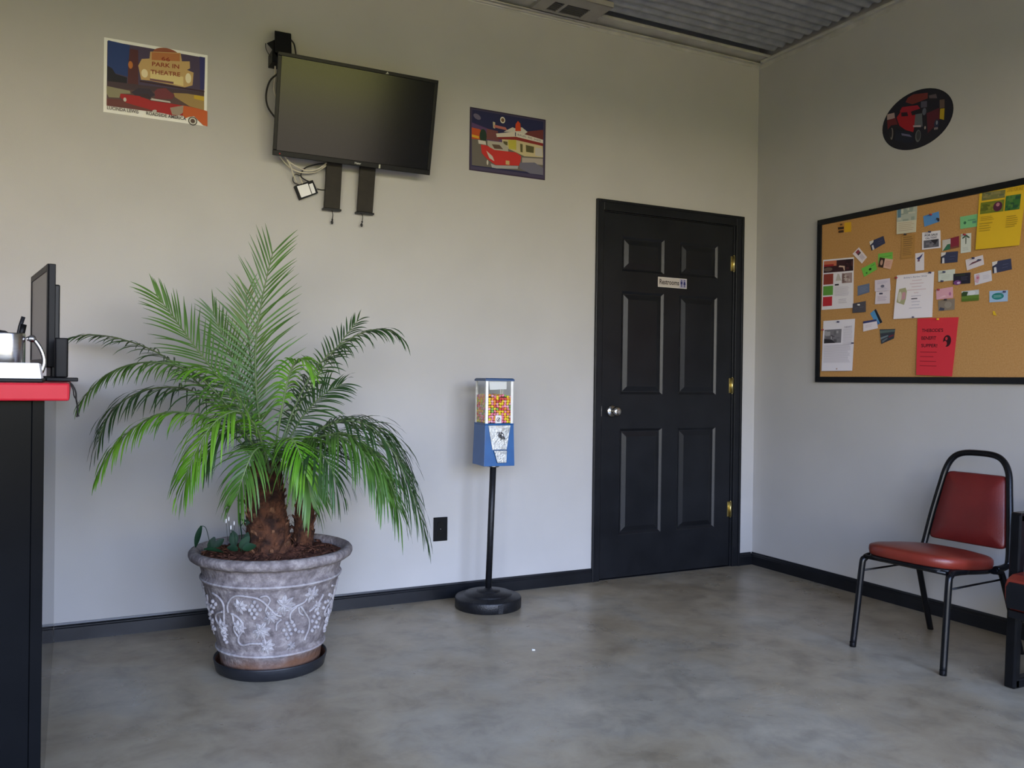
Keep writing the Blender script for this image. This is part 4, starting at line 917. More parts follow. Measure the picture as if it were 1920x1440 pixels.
for sx in (-1, 1):
    for sy in (-1, 1):
        b = MB(); cx, cy = hx_ + sx * g, hy_ + sy * g
        b.box(min(cx, cx - sx * .009) - .0015, max(cx, cx - sx * .009) + .0015, cy - .002 if sy < 0 else cy - .001, cy + .001 if sy < 0 else cy + .002, .8925, 1.094)
        b.box(cx - .002, cx + .002, min(cy, cy - sy * .009), max(cy, cy - sy * .009), .8925, 1.094)
        lpart(b, 'corner_strip', mat('pale_corner_metal', S(226, 226, 222), .35, .3, .5, S(214, 214, 210), 30), gm)
fy = lambda z: hy_ - (.0785 + (.0735 - .0785) * (z - .690) / .196) - .0006
def face_poly(pts, th):   # pts (u across face in m from left edge .0735, z)
    q = [(hx_ - .0735 + u, fy(z), z) for u, z in pts]
    return [(x, y - th, z) for x, y, z in q], q
b = MB(); f_, k_ = face_poly([(.036, .768), (.109, .768), (.129, .884), (.015, .884)], .004); b.hexa(k_, f_); lpart(b, 'coin_plate', M['plate_metal'], gm, .001)
b = MB(); f_, k_ = face_poly([(.060, .706), (.106, .706), (.109, .765), (.042, .765)], .010); b.hexa(k_, f_); lpart(b, 'chute_door', M['plate_metal'], gm, .0015)
b = MB(); f_, k_ = face_poly([(.055, .874), (.090, .874), (.090, .880), (.055, .880)], .0046); b.hexa(k_, f_); b.box(hx_ + .008, hx_ + .020, fy(.866) - .012, fy(.866) - .003, .858, .872); lpart(b, 'coin_slot', M['steel'], gm)
b = MB(); kc = (hx_ + .004, fy(.838) - .004, .838)
b.lathe([(0, 0), (.014, 0), (.014, .004), (.009, .008), (.009, .016), (0, .017)], 20, kc, RX)
b.tube([(kc[0] - .007, kc[1] - .018, kc[2] + .016), (kc[0], kc[1] - .020, kc[2] + .002), (kc[0] + .012, kc[1] - .018, kc[2] - .018)], [.006, .010, .0075], 10, flat=.7)
lpart(b, 'crank_handle', M['chrome'], gm)
P = Print(lambda a, c, h: (hx_ - g + a, hy_ - g + .004 - h, c))
o_ = P.build('inside_card', gm, back=([(.020, 1.052), (.106, 1.056), (.106, 1.093), (.016, 1.093)], S(232, 230, 226), .0006)); o_['label'] = 'blank white card behind the glass'
P = Print(lambda a, c, h: (hx_ - g + a, hy_ - g - .0012 - h, c)); P.oval(.064, .911, .0095, .011, S(60, 50, 50), 20); P.oval(.064, .911, .0070, .0085, S(226, 222, 218), 20)
P.poly([(.056, .904), (.058, .902), (.073, .918), (.071, .920)], S(60, 50, 50)); P.poly([(.062, .905), (.067, .905), (.066, .917), (.063, .917)], S(60, 50, 50))
o_ = P.build('price_sticker', gm, back=([(.048, .894), (.080, .894), (.080, .931), (.048, .931)], S(226, 222, 218), .0003)); o_['label'] = 'small white sticker with round dark mark'

CM = [mat('candy_' + n_, c_, .3, 0, .5) for n_, c_ in (('yellow', S(252, 226, 60)), ('pink', S(248, 140, 168)), ('orange', S(250, 168, 62)), ('red', S(222, 86, 84)), ('green', S(150, 196, 96)), ('rose', S(250, 184, 200)))]
CN = ['yellow', 'pink', 'orange', 'red', 'green', 'pale rose']
rnd = random.Random(5)
b = MB(); b.blob((0, 0, 0), .0080, .0062, .0062, 8, 6); c0 = b.build('candy', CM[0]); COL.objects.unlink(c0)
cmesh = []
for m_i in CM:
    me_ = c0.data.copy(); me_.materials.clear(); me_.materials.append(m_i); cmesh.append(me_)
rz_ = Matrix.Rotation(math.radians(-4), 4, 'Z'); core = MB(); pz = .0122; ng = 10; half = .0675 - .0072
rest = []
for k in range(11):
    for i in range(ng):
        for j in range(ng):
            x = -half + 2 * half * i / (ng - 1) + rnd.uniform(-.0014, .0014) * (0 < i < ng - 1); y = -half + 2 * half * j / (ng - 1) + rnd.uniform(-.0014, .0014) * (0 < j < ng - 1)
            z = .900 + k * pz + rnd.uniform(-.001, .001) + (.004 * math.sin(i * 1.3) if k == 10 else 0)
            w = (rz_ @ Vector((hx_ + x, hy_ + y, 0))) + Vector((-1.893, -.232, z))
            ci = rnd.choices(range(6), (30, 18, 16, 8, 12, 16))[0]
            eul = (rnd.uniform(-.5, .5), rnd.uniform(-.9, .9), rnd.uniform(-.5, .5) + (PI / 2 if i == 0 and j else 0))
            if j == 0 or i == 0:
                o = bpy.data.objects.new('candy', cmesh[ci]); COL.objects.link(o); o.location = w; o.rotation_euler = eul
                tag(o, 'small %s candy behind the %s glass of the gumball machine, %s' % (CN[ci], 'front' if j == 0 else 'left', ('bottom layer', 'lower middle', 'upper middle', 'top layer')[min(3, k * 4 // 11)]), 'candy', 'candies in the gumball machine')
            else: rest.append((w, ci, eul))
for w, ci, eul in rest:
    if 1:
        core.cur = ci; from_e = Matrix.Rotation(eul[2], 4, 'Z') @ Matrix.Rotation(eul[1], 4, 'Y'); core.blob(w, .0078, .0056, .0056, 6, 4, from_e)
o = core.build('candy', CM); tag(o, 'mass of mixed coloured candies filling the gumball machine behind the front layer', 'candy', 'candies in the gumball machine', 'stuff')
bpy.data.objects.remove(c0)

# ================================================================ potted palm
XC, YC = -3.0152, -0.6586
def potR(z): return .186 + (z - .06) * (.262 - .186) / .34
sau = MB()
sau.lathe([(0, 0), (.190, 0), (.200, .006), (.209, .044), (.2085, .048), (.2045, .048), (.197, .013), (.190, .009), (0, .009)], 64, (0, 0, 0))
sa = empty('plant_saucer', (XC, YC, 0), label='dark round plastic saucer with rusty residue under the stone pot', cat='saucer')
lpart(sau, 'tray', M['saucer'], sa)
b = MB(); b.lathe([(.180, .0095), (.196, .0095), (.2005, .028), (.2035, .040), (.2015, .040), (.1985, .028), (.194, .0115), (.180, .0115)], 64); lpart(b, 'residue', M['rust'], sa)

palm = empty('potted_palm', (XC, YC, .010), label='bushy green palm in a weathered stone pot with grapevine relief', cat='potted plant')
b = MB(); prof = [(0, .0105), (.176, .0105), (.181, .016), (.185, .045), (.189, .078), (.197, .084), (.200, .092), (.198, .100), (.1935, .106)]
for k in range(13):
    z = .112 + k * .0185; prof.append((potR(z), z))
prof += [(.2495, .340), (.257, .346), (.260, .354), (.257, .362), (.2525, .367), (.257, .385), (.262, .400), (.2635, .408), (.270, .412), (.286, .416), (.297, .424), (.3015, .434), (.3010, .444), (.295, .452), (.284, .456), (.274, .454), (.266, .446), (.262, .430), (.258, .405), (0, .405)]
b.lathe(prof, 72, (XC, YC, 0))
b.cur = 1
def onpot(a, z, h): r = potR(z) + h; return Vector((XC + r * math.cos(a), YC + r * math.sin(a), z))
vines = [[(-2.7783,0.318), (-2.6242,0.3066), (-2.5467,0.281), (-2.5656,0.2518), (-2.6019,0.2182)],
 [(-2.473,0.2548), (-2.4707,0.2799), (-2.3783,0.3108), (-2.2612,0.3232), (-2.0897,0.3206), (-1.9812,0.3156), (-1.8884,0.3011), (-1.8073,0.2789), (-1.7078,0.2524), (-1.62,0.2434)],
 [(-1.9404,0.3191), (-1.8474,0.3238), (-1.7943,0.3072), (-1.8347,0.2864), (-1.863,0.2653)],
 [(-2.4186,0.2528), (-2.3038,0.2412), (-2.2332,0.2174), (-2.2459,0.192), (-2.333,0.165), (-2.3454,0.1466), (-2.2771,0.1353), (-2.1144,0.1429), (-1.9495,0.1432)],
 [(-2.3934,0.2499), (-2.3963,0.2211)], [(-1.5958,0.2643), (-1.5091,0.2654), (-1.393,0.2758), (-1.2722,0.2854), (-1.2308,0.2979)],
 [(-1.3916,0.2722), (-1.475,0.2536), (-1.4822,0.2323), (-1.4545,0.2206)], [(-1.3294,0.2734), (-1.2039,0.2357), (-1.1263,0.2104), (-1.0973,0.1801), (-1.1343,0.1529), (-1.1604,0.1361)],
 [(-1.1557,0.2443), (-1.0148,0.2624), (-0.9282,0.283), (-0.9029,0.2996)], [(-1.36,0.271), (-1.3317,0.2484), (-1.2559,0.2344)], [(-1.6176,0.2325), (-1.6885,0.2161), (-1.6925,0.191)],
 [(-2.5953,0.2543), (-2.762,0.2403), (-2.8305,0.2193), (-2.7697,0.2005)], [(-2.333,0.165), (-2.3944,0.1852), (-2.397,0.2068)]]
grapes = [(-2.0179,0.3014), (-2.0562,0.2871), (-1.979,0.2872), (-2.0966,0.2708), (-2.0198,0.2722), (-1.9392,0.2729), (-2.071,0.2585), (-1.9913,0.2569), (-2.0307,0.2425),
 (-1.5303,0.2158), (-1.4448,0.2166), (-1.5023,0.2023), (-1.4062,0.2026), (-1.5689,0.1898), (-1.4732,0.1887), (-1.372,0.1851), (-1.5238,0.1722), (-1.4412,0.1713), (-1.4851,0.1565), (-1.3056,0.1752), (-1.2284,0.1701),
 (-2.8051,0.2848), (-2.8997,0.2624), (-2.8166,0.2611), (-2.9124,0.2403), (-2.733,0.2773), (-1.0325,0.2201), (-0.9497,0.2266), (-1.0575,0.2034), (-0.9432,0.1937), (-0.8827,0.2048), (-0.958,0.1764), (-2.6673,0.1472), (-2.6277,0.1372), (-1.0155,0.165), (-0.8727,0.1717)]
leaves_ = [((-2.2666,0.2812), .030, .3), ((-1.6004,0.284), .040, 0), ((-1.8068,0.245), .030, -.3), ((-1.1684,0.3058), .034, .5), ((-2.6772,0.1973), .030, .2), ((-2.3267,0.2031), .030, 0), ((-1.9574,0.194), .036, -.5), ((-1.8778,0.132), .032, .2), ((-1.4359,0.1221), .020, 0), ((-1.0058,0.2548), .026, .4), ((-2.6773,0.1685), .022, 0)]
for z_, r_ in ((.354, .2575), (.092, .1985)): b.tube([(XC + r_ * math.cos(2 * PI * k / 72), YC + r_ * math.sin(2 * PI * k / 72), z_) for k in range(72)], .0045, 6, closed=True)
LOBE = ((0, 1.05), (17, .62), (40, .98), (60, .50), (84, .92), (108, .45), (134, .72), (160, .40), (180, .16))
def interp(x):
    for (a, p), (c, q) in zip(LOBE, LOBE[1:]):
        if x <= c: return p + (q - p) * (x - a) / (c - a)
    return LOBE[-1][1]
for sh in (0, 2.1, -2.1):
    for v in vines:
        sp = smoothpath([(a, z, 0) for a, z in v], 4)
        b.tube([onpot(q.x + sh, q.y, .0015) for q in sp], .0042, 6)
    for a, z in grapes:
        p_ = onpot(a + sh, z, .002); b.blob(p_, .0078, .0078, .0078, 8, 5)
    for (a, z), s_, rot in leaves_:
        n = 48; vs = [onpot(a + sh, z, .0045)]
        for ring_, hh in ((.5, .0085), (1.0, .002)):
            for k in range(n):
                t = 2 * PI * k / n + rot
                dg_ = abs(math.degrees((t - rot + PI) % (2 * PI) - PI)); rad = s_ * 1.02 * interp(dg_) * ring_ * 1.15
                vs.append(onpot(a + sh + rad * math.cos(t) / potR(z), z + rad * math.sin(t), hh - .004 * (k % 6 == 0)))
        fs = [(0, 1 + k, 1 + (k + 1) % n) for k in range(n)] + [(1 + k, 1 + n + k, 1 + n + (k + 1) % n, 1 + (k + 1) % n) for k in range(n)]
        b.add(vs, fs, False)
part(b, 'pot', [M['pot'], M['pot_relief']], palm)
# mulch
b = MB(); rnd = random.Random(3); n = 40; rr = 12; vs = []
for i in range(rr + 1):
    for k in range(n):
        r = .263 * i / rr; a = 2 * PI * k / n
        vs.append((XC + r * math.cos(a), YC + r * math.sin(a), .428 + (rnd.uniform(-.006, .010) if 0 < i < rr else 0) + .012 * math.exp(-((r - .08) / .06) ** 2)))
b.add(vs, [(i * n + k, i * n + (k + 1) % n, (i + 1) * n + (k + 1) % n, (i + 1) * n + k) for i in range(rr) for k in range(n)], False)
for k in range(170):   # bark shreds
    r = .25 * math.sqrt(rnd.random()); a = rnd.random() * 2 * PI; c = Vector((XC + r * math.cos(a), YC + r * math.sin(a), .438 + rnd.random() * .008))
    d_ = Vector((rnd.uniform(-1, 1), rnd.uniform(-1, 1), rnd.uniform(-.2, .3))).normalized() * rnd.uniform(.008, .02)
    b.tube([c - d_, c + d_], rnd.uniform(.0015, .0035), 5)
part(b, 'mulch', M['soil'], palm)
# trunks
def trunk(path, radii, nh, seed):
    rnd = random.Random(seed); b = MB(); P_ = smoothpath(path, 6); n = 24; L = len(P_); vs = []
    for i, p_ in enumerate(P_):
        t = i / (L - 1) * (len(radii) - 1); k0 = min(int(t), len(radii) - 2); r = radii[k0] + (radii[k0 + 1] - radii[k0]) * (t - k0)
        for k in range(n):
            a = 2 * PI * k / n; q = r * (1 + .04 * math.sin(5 * a + i * .9) * math.cos(i * 1.7) + rnd.uniform(-.06, .06)); vs.append(p_ + Vector((q * math.cos(a), q * math.sin(a), 0)))
    b.add(vs, [(i * n + k, i * n + (k + 1) % n, (i + 1) * n + (k + 1) % n, (i + 1) * n + k) for i in range(L - 1) for k in range(n)], False)
    for h in range(nh):   # spiral of cut leaf bases
        t = (h + .5) / nh; i = min(int(t * (L - 1)), L - 2); p_ = P_[i]; tt = t * (len(radii) - 1); k0 = min(int(tt), len(radii) - 2); r = radii[k0] + (radii[k0 + 1] - radii[k0]) * (tt - k0)
        a = h * 2.399 + rnd.uniform(-.2, .2); o_ = Vector((math.cos(a), math.sin(a), 0)); s_ = Vector((-math.sin(a), math.cos(a), 0)); up = Vector((0, 0, 1))
        c = p_ + o_ * r * .93; w = rnd.uniform(.009, .016); ln = rnd.uniform(.006, .014)
        base = [c - s_ * w - up * .010, c + s_ * w - up * .010, c + s_ * w * .8 + up * .006, c - s_ * w * .8 + up * .006]
        top = [q + o_ * ln + up * .014 + (p_ + o_ * r - q) * .45 for q in base]
        b.cur = 1 if h % 3 == 0 else 0
        b.hexa(base, top)
    b.cur = 0
    for k in range(90):   # fibres
        i = rnd.randrange(L); a = rnd.random() * 2 * PI; o_ = Vector((math.cos(a), math.sin(a), 0)); c = P_[i] + o_ * radii[0] * .95
        b.tube([c, c + o_ * .008 + Vector((rnd.uniform(-.01, .01), 0, rnd.uniform(-.03, .03)))], .0008, 4, cap=False)
    return b
part(trunk([(-3.0265,-0.6635,0.4126), (-3.0332,-0.6595,0.5343), (-3.0415,-0.6435,0.6545), (-3.0391,-0.6442,0.7767)], [.088, .080, .074, .066, .050], 110, 2), 'trunk', [M['trunk'], M['husk']], palm)
part(trunk([(-2.8787,-0.5707,0.4041), (-2.8742,-0.5725,0.521), (-2.8679,-0.5751,0.6484), (-2.873,-0.5719,0.7757)], [.044, .038, .036, .030], 60, 4), 'trunk', [M['trunk'], M['husk']], palm)

CAMDIR = Vector((-.3, -.95, 0))
def frond(pts, L, n, m, up=(0, 0, 1), droop=.16, bare=.22, wid=.0042, seed=0, a0=70, a1=30, vee=.25):
    rnd = random.Random(seed * 7 + 1); path = smoothpath(pts, 8); up = Vector(up).normalized()
    ds = [0]
    for i in range(1, len(path)): ds.append(ds[-1] + (path[i] - path[i - 1]).length)
    tot = ds[-1]
    def at(t):
        s_ = t * tot
        for i in range(1, len(path)):
            if ds[i] >= s_ or i == len(path) - 1:
                f = (s_ - ds[i - 1]) / max(ds[i] - ds[i - 1], 1e-9); return path[i - 1].lerp(path[i], f), (path[i] - path[i - 1]).normalized()
    b = MB(); b.tube(path, [.0042 * (1 - .75 * i / (len(path) - 1)) + .0006 for i in range(len(path))], 6)
    b.cur = 1
    for k in range(n):
        t = bare + (1 - bare) * (k + .5) / n
        p_, T = at(t); N = (up - T * up.dot(T)).normalized(); B = T.cross(N)
        x = (t - bare) / (1 - bare)
        ln = L * 1.12 * (min(1, .45 + 1.9 * x) if x < .3 else 1 - .42 * ((x - .3) / .7) ** 1.6)
        ang = math.radians(a0 + (a1 - a0) * x)
        for sd in (-1, 1):
            a = ang * rnd.uniform(.88, 1.12); v = vee + rnd.uniform(-.22, .22); l2 = ln * rnd.uniform(.85, 1.12)
            d_ = (T * math.cos(a) + (B * sd * math.cos(v) + N * math.sin(v)) * math.sin(a)).normalized()
            q = p_ + T * rnd.uniform(-.004, .004); seg = 6; vs = []
            g_ = droop * rnd.uniform(.75, 1.3)
            W = None
            for i in range(seg + 1):
                f = i / seg
                W = (T - d_ * T.dot(d_)); W = W.normalized() if W.length > .15 else (N - d_ * N.dot(d_)).normalized()
                w = wid * (.55 + 1.3 * f if f < .35 else 1.005 * (1 - ((f - .35) / .65) ** 1.7)) + .0003
                for s2 in (-1, 1):
                    e_ = q + W * w * s2 * .5 * 1.7
                    if e_.y > -.012: e_.y = -.012
                    vs.append(e_)
                d_ = (d_ + Vector((0, 0, -1)) * g_ * (.5 + f)).normalized(); q = q + d_ * l2 / seg
            b.add(vs, [(2 * i, 2 * i + 1, 2 * i + 3, 2 * i + 2) for i in range(seg)], True)
    return part(b, 'frond', [M['rachis'], M[m]], palm)
FC = (-.25, -.95, .1)
frond([(-3.0371,-0.6453,0.7564), (-3.0664,-0.6068,0.9894), (-3.0701,-0.5702,1.1949), (-3.0494,-0.5464,1.3629), (-3.0264,-0.5463,1.4895), (-3.0071,-0.567,1.5888)], .205, 33, 'leaf_mid', FC, .045, .12, seed=1, a0=62, a1=24)
frond([(-3.0193,-0.5758,0.7554), (-3.0494,-0.458,1.0273), (-3.065,-0.4042,1.2205), (-3.0723,-0.3774,1.3514), (-3.0713,-0.3775,1.4427)], .15, 24, 'leaf_pale', FC, .05, .22, seed=2, a0=58, a1=22)
frond([(-3.0524,-0.6824,0.7665), (-3.1279,-0.6092,0.9591), (-3.2113,-0.5433,1.106), (-3.2956,-0.4772,1.2321), (-3.3615,-0.4318,1.3345), (-3.4173,-0.4029,1.412)], .17, 33, 'leaf_mid', (-.2, -.8, .5), .06, .18, seed=3, a0=60, a1=18)
frond([(-3.0477,-0.6173,0.7684), (-3.1496,-0.4746,0.9433), (-3.2674,-0.3687,1.0839), (-3.3894,-0.2834,1.1844), (-3.5135,-0.2196,1.2381), (-3.6188,-0.1882,1.2569), (-3.6831,-0.1778,1.2508)], .14, 32, 'leaf_dark', (0, 0, 1), .20, .25, seed=4)
frond([(-3.067,-0.6973,0.7684), (-3.1612,-0.6708,0.9518), (-3.2803,-0.6317,1.0931), (-3.3934,-0.596,1.1424), (-3.4988,-0.5534,1.1407), (-3.5893,-0.5185,1.0983), (-3.658,-0.4949,1.0215)], .14, 33, 'leaf_mid', (0, 0, 1), .30, .25, seed=5)
frond([(-3.0473,-0.5952,0.7519), (-3.1148,-0.5376,0.8794), (-3.2011,-0.4817,0.9814), (-3.3024,-0.4184,1.0462), (-3.4139,-0.3614,1.0487), (-3.5063,-0.3143,1.0097), (-3.5743,-0.2798,0.9378), (-3.6085,-0.2627,0.8372)], .19, 33, 'leaf_dark', (0, 0, 1), .32, .28, seed=6)
frond([(-3.0673,-0.7197,0.7546), (-3.1672,-0.713,0.8791), (-3.2768,-0.6903,0.9534), (-3.3975,-0.6622,0.9646), (-3.4875,-0.6388,0.922), (-3.5637,-0.6114,0.8452), (-3.6056,-0.6015,0.7657)], .16, 33, 'leaf_bright', (0, 0, 1), .34, .25, seed=7)
frond([(-3.0702,-0.7744,0.7561), (-3.1084,-0.8665,0.8992), (-3.1787,-0.9088,0.9751), (-3.2535,-0.938,0.9566), (-3.313,-0.9529,0.8845), (-3.3511,-0.9562,0.7967), (-3.3648,-0.9495,0.7432)], .195, 35, 'leaf_bright', (0, -.2, 1), .30, .22, seed=8, wid=.0050)
frond([(-3.0033,-0.6176,0.7588), (-2.9348,-0.5845,0.9423), (-2.8574,-0.5784,1.1029), (-2.7635,-0.5922,1.2134), (-2.6686,-0.618,1.2779), (-2.5889,-0.6475,1.299), (-2.5367,-0.6742,1.2804)], .16, 35, 'leaf_dark', (0, 0, 1), .30, .2, seed=9)
frond([(-3.0425,-0.7885,0.7761), (-3.0308,-0.8498,0.9586), (-3.0077,-0.8834,1.109), (-2.984,-0.9177,1.1626), (-2.9549,-0.9551,1.1475), (-2.9402,-0.9741,1.1044)], .095, 24, 'leaf_bright', (0, 0, 1), .22, .45, seed=10)
frond([(-3.0071,-0.6944,0.7459), (-2.9305,-0.7892,0.8639), (-2.8305,-0.8625,0.9341), (-2.7346,-0.934,0.9268), (-2.6602,-0.9837,0.8445), (-2.605,-1.0238,0.7195), (-2.5602,-1.0473,0.5837)], .24, 43, 'leaf_dark', (0, 0, 1), .26, .2, seed=11, wid=.0048)
frond([(-3.0347,-0.8263,0.7484), (-3.0151,-0.9482,0.8408), (-2.9917,-1.0165,0.8143), (-2.9778,-1.0463,0.7469), (-2.9674,-1.052,0.6848)], .19, 27, 'leaf_mid', (0, -.6, .8), .20, .25, seed=12, wid=.0048, a1=14)
frond([(-3.0248,-0.7415,0.7512), (-2.9762,-0.9007,0.8533), (-2.8905,-1.0117,0.8971), (-2.8218,-1.0919,0.864), (-2.7713,-1.1406,0.7855), (-2.7475,-1.1643,0.7046)], .205, 36, 'leaf_mid', (0, -.2, 1), .28, .22, seed=13, wid=.0048)
frond([(-3.0107,-0.7487,0.7515), (-2.9408,-0.8738,0.8467), (-2.8545,-0.9852,0.9024), (-2.7672,-1.0525,0.856), (-2.7055,-1.0958,0.7506), (-2.6709,-1.114,0.6383)], .235, 44, 'leaf_mid', (0, -.1, 1), .26, .2, seed=23, wid=.0048)
frond([(-2.9854,-0.6494,0.7366), (-2.8702,-0.7076,0.8858), (-2.7614,-0.763,0.9428), (-2.6608,-0.8146,0.9136), (-2.5868,-0.8529,0.8123), (-2.5401,-0.8773,0.7003)], .20, 40, 'leaf_dark', (0, 0, 1), .2, .25, seed=24)
frond([(-3.0297,-0.7839,0.7478), (-3.0032,-0.9207,0.8289), (-2.9502,-1.0263,0.8509), (-2.9142,-1.0899,0.8002), (-2.8941,-1.1004,0.7403)], .20, 32, 'leaf_dark', (0, -.2, 1), .26, .25, seed=25, wid=.0048)
frond([(-2.979,-0.5402,0.7507), (-2.8784,-0.4787,0.9155), (-2.7866,-0.4577,1.0174), (-2.6974,-0.4582,1.0736)], .15, 27, 'leaf_dark', (0, -.5, .8), .14, .3, seed=14)
frond([(-3.0564,-0.7028,0.7685), (-3.1081,-0.698,0.9427), (-3.1882,-0.7126,1.0613), (-3.2626,-0.708,1.1187), (-3.3305,-0.6957,1.1195)], .13, 28, 'leaf_bright', (0, -.2, 1), .22, .3, seed=15)
frond([(-3.0367,-0.623,0.7604), (-3.0826,-0.5536,0.9773), (-3.1329,-0.4822,1.1428), (-3.1778,-0.4362,1.269), (-3.2069,-0.4209,1.353)], .14, 27, 'leaf_mid', FC, .07, .25, seed=16, a1=14)
frond([(-2.9786,-0.518,0.7486), (-2.879,-0.478,0.9807), (-2.7723,-0.4645,1.1502), (-2.6835,-0.4644,1.2749), (-2.6305,-0.4687,1.344)], .10, 24, 'leaf_dark', (0, -.4, .8), .12, .4, seed=17)
frond([(-3.0629,-0.8343,0.7503), (-3.1062,-0.9353,0.8477), (-3.1504,-0.9801,0.8377), (-3.1856,-0.9961,0.7589), (-3.201,-0.9886,0.6956)], .17, 27, 'leaf_mid', (0, -.3, 1), .28, .25, seed=18)
frond([(-2.9798,-0.5849,0.7257), (-2.8207,-0.5984,0.8359), (-2.6805,-0.6252,0.8391), (-2.5865,-0.6624,0.7493), (-2.5412,-0.6861,0.6358)], .19, 33, 'leaf_dark', (0, 0, 1), .26, .25, seed=19)
frond([(-3.0554,-0.8157,0.7481), (-3.0613,-0.947,0.8605), (-3.036,-1.0384,0.8903), (-3.0174,-1.0931,0.8433), (-3.0031,-1.1119,0.773)], .16, 25, 'leaf_bright', (0, -.3, 1), .26, .3, seed=20)
frond([(-3.0531,-0.727,0.7508), (-3.1258,-0.8016,0.8706), (-3.1878,-0.837,0.9214), (-3.244,-0.8533,0.895), (-3.2874,-0.854,0.8125)], .17, 28, 'leaf_dark', (0, -.2, 1), .30, .25, seed=21)

# small leafy plant sharing the pot
iv = empty('ivy_plant', (XC - .16, YC, .43), label='small dark green leafy plant with tiny white buds at the left of the palm pot', cat='plant')
def leaf_blade(b, c, d_, ln, w, nrm, curl=.2):
    ln *= .85; w *= .62
    d_ = Vector(d_).normalized(); nrm = Vector(nrm); nrm = (nrm - d_ * nrm.dot(d_)).normalized(); s_ = d_.cross(nrm); c = Vector(c); vs = []; n = 7
    for i in range(n + 1):
        f = i / n; ww = w * math.sin(PI * min(.97, f * .92 + .06)) ** .7; m_ = c + d_ * ln * f - nrm * curl * ln * f * f
        vs += [m_ - s_ * ww * .5 + nrm * ww * .15, m_, m_ + s_ * ww * .5 + nrm * ww * .15]
    b.add(vs, [(3 * i + k, 3 * i + k + 1, 3 * i + 4 + k, 3 * i + 3 + k) for i in range(n) for k in (0, 1)], True)
def ivpart(fn, name, m): b = MB(); fn(b); part(b, name, m, iv)
for c, d_, ln, w, nr in (((-3.2775,-0.7029,0.5549), (-.35, 0, -1), .095, .036, (-.6, -1, .2)), ((-3.2525,-0.7161,0.4701), (.35, -.2, .9), .055, .045, (0, -1, .3)), ((-3.2354,-0.7249,0.4781), (.5, -.1, .5), .05, .04, (0, -1, .6)),
                         ((-3.2753,-0.7494,0.4779), (1, -.2, -.05), .08, .035, (0, -.5, 1)), ((-3.1699,-0.7583,0.481), (-.2, 0, 1), .06, .05, (0, -1, .3)), ((-3.1561,-0.7879,0.4795), (.5, -.2, .7), .06, .05, (0, -1, .4)),
                         ((-3.1511,-0.8129,0.4798), (.9, -.2, .3), .055, .05, (0, -1, .8)), ((-3.1664,-0.8051,0.4795), (-.8, -.2, .3), .045, .045, (0, -1, .8)), ((-3.158,-0.7419,0.4967), (-.4, 0, 1), .05, .03, (0, -1, .2)),
                         ((-3.12,-0.6937,0.5452), (.6, 0, .8), .03, .02, (0, -1, .2)), ((-3.1183,-0.6945,0.5591), (-.7, 0, .4), .026, .016, (0, -1, .2)), ((-3.1353,-0.7536,0.4834), (.3, 0, 1), .055, .04, (0, -1, .2)), ((-3.1244,-0.6462,0.6286), (-1, 0, .3), .024, .012, (0, -1, .5))):
    ivpart(lambda b: leaf_blade(b, c, d_, ln, w, nr), 'leaf', M['ivy'])
ivpart(lambda b: b.tube(smoothpath([(-3.2451,-0.7424,0.4666), (-3.2543,-0.7263,0.5069), (-3.2637,-0.7101,0.5474), (-3.2775,-0.7029,0.5549)], 4), .0012, 5), 'stem', M['ivy'])
ivpart(lambda b: b.tube(smoothpath([(-3.1455,-0.7485,0.4599), (-3.1408,-0.7282,0.5127), (-3.1412,-0.7053,0.5484), (-3.1399,-0.6833,0.5906)], 4), .0022, 5), 'stem', M['ivy'])
ivpart(lambda b: b.tube(smoothpath([(-3.1394,-0.7062,0.5484), (-3.1272,-0.7012,0.5607), (-3.1131,-0.6971,0.5672)], 4), .0018, 5), 'stem', M['ivy'])
for s0, s1 in (((-3.1893,-0.7259,0.4982), (-3.1952,-0.7225,0.5683)), ((-3.1806,-0.7303,0.4983), (-3.1866,-0.7269,0.5762)), ((-3.1769,-0.7547,0.4906), (-3.1827,-0.7515,0.5486)), ((-3.1683,-0.7591,0.4946), (-3.1725,-0.7567,0.5643)), ((-3.1477,-0.7247,0.5028), (-3.152,-0.7221,0.589))):
    def f1(b):
        b.tube([s0, s1], .0007, 4)
    ivpart(f1, 'stem', M['ivy'])
    ivpart(lambda b: b.blob(Vector(s1) + Vector((0, 0, .002)), .0022, .0022, .0085, 6, 5), 'bud', M['white'])

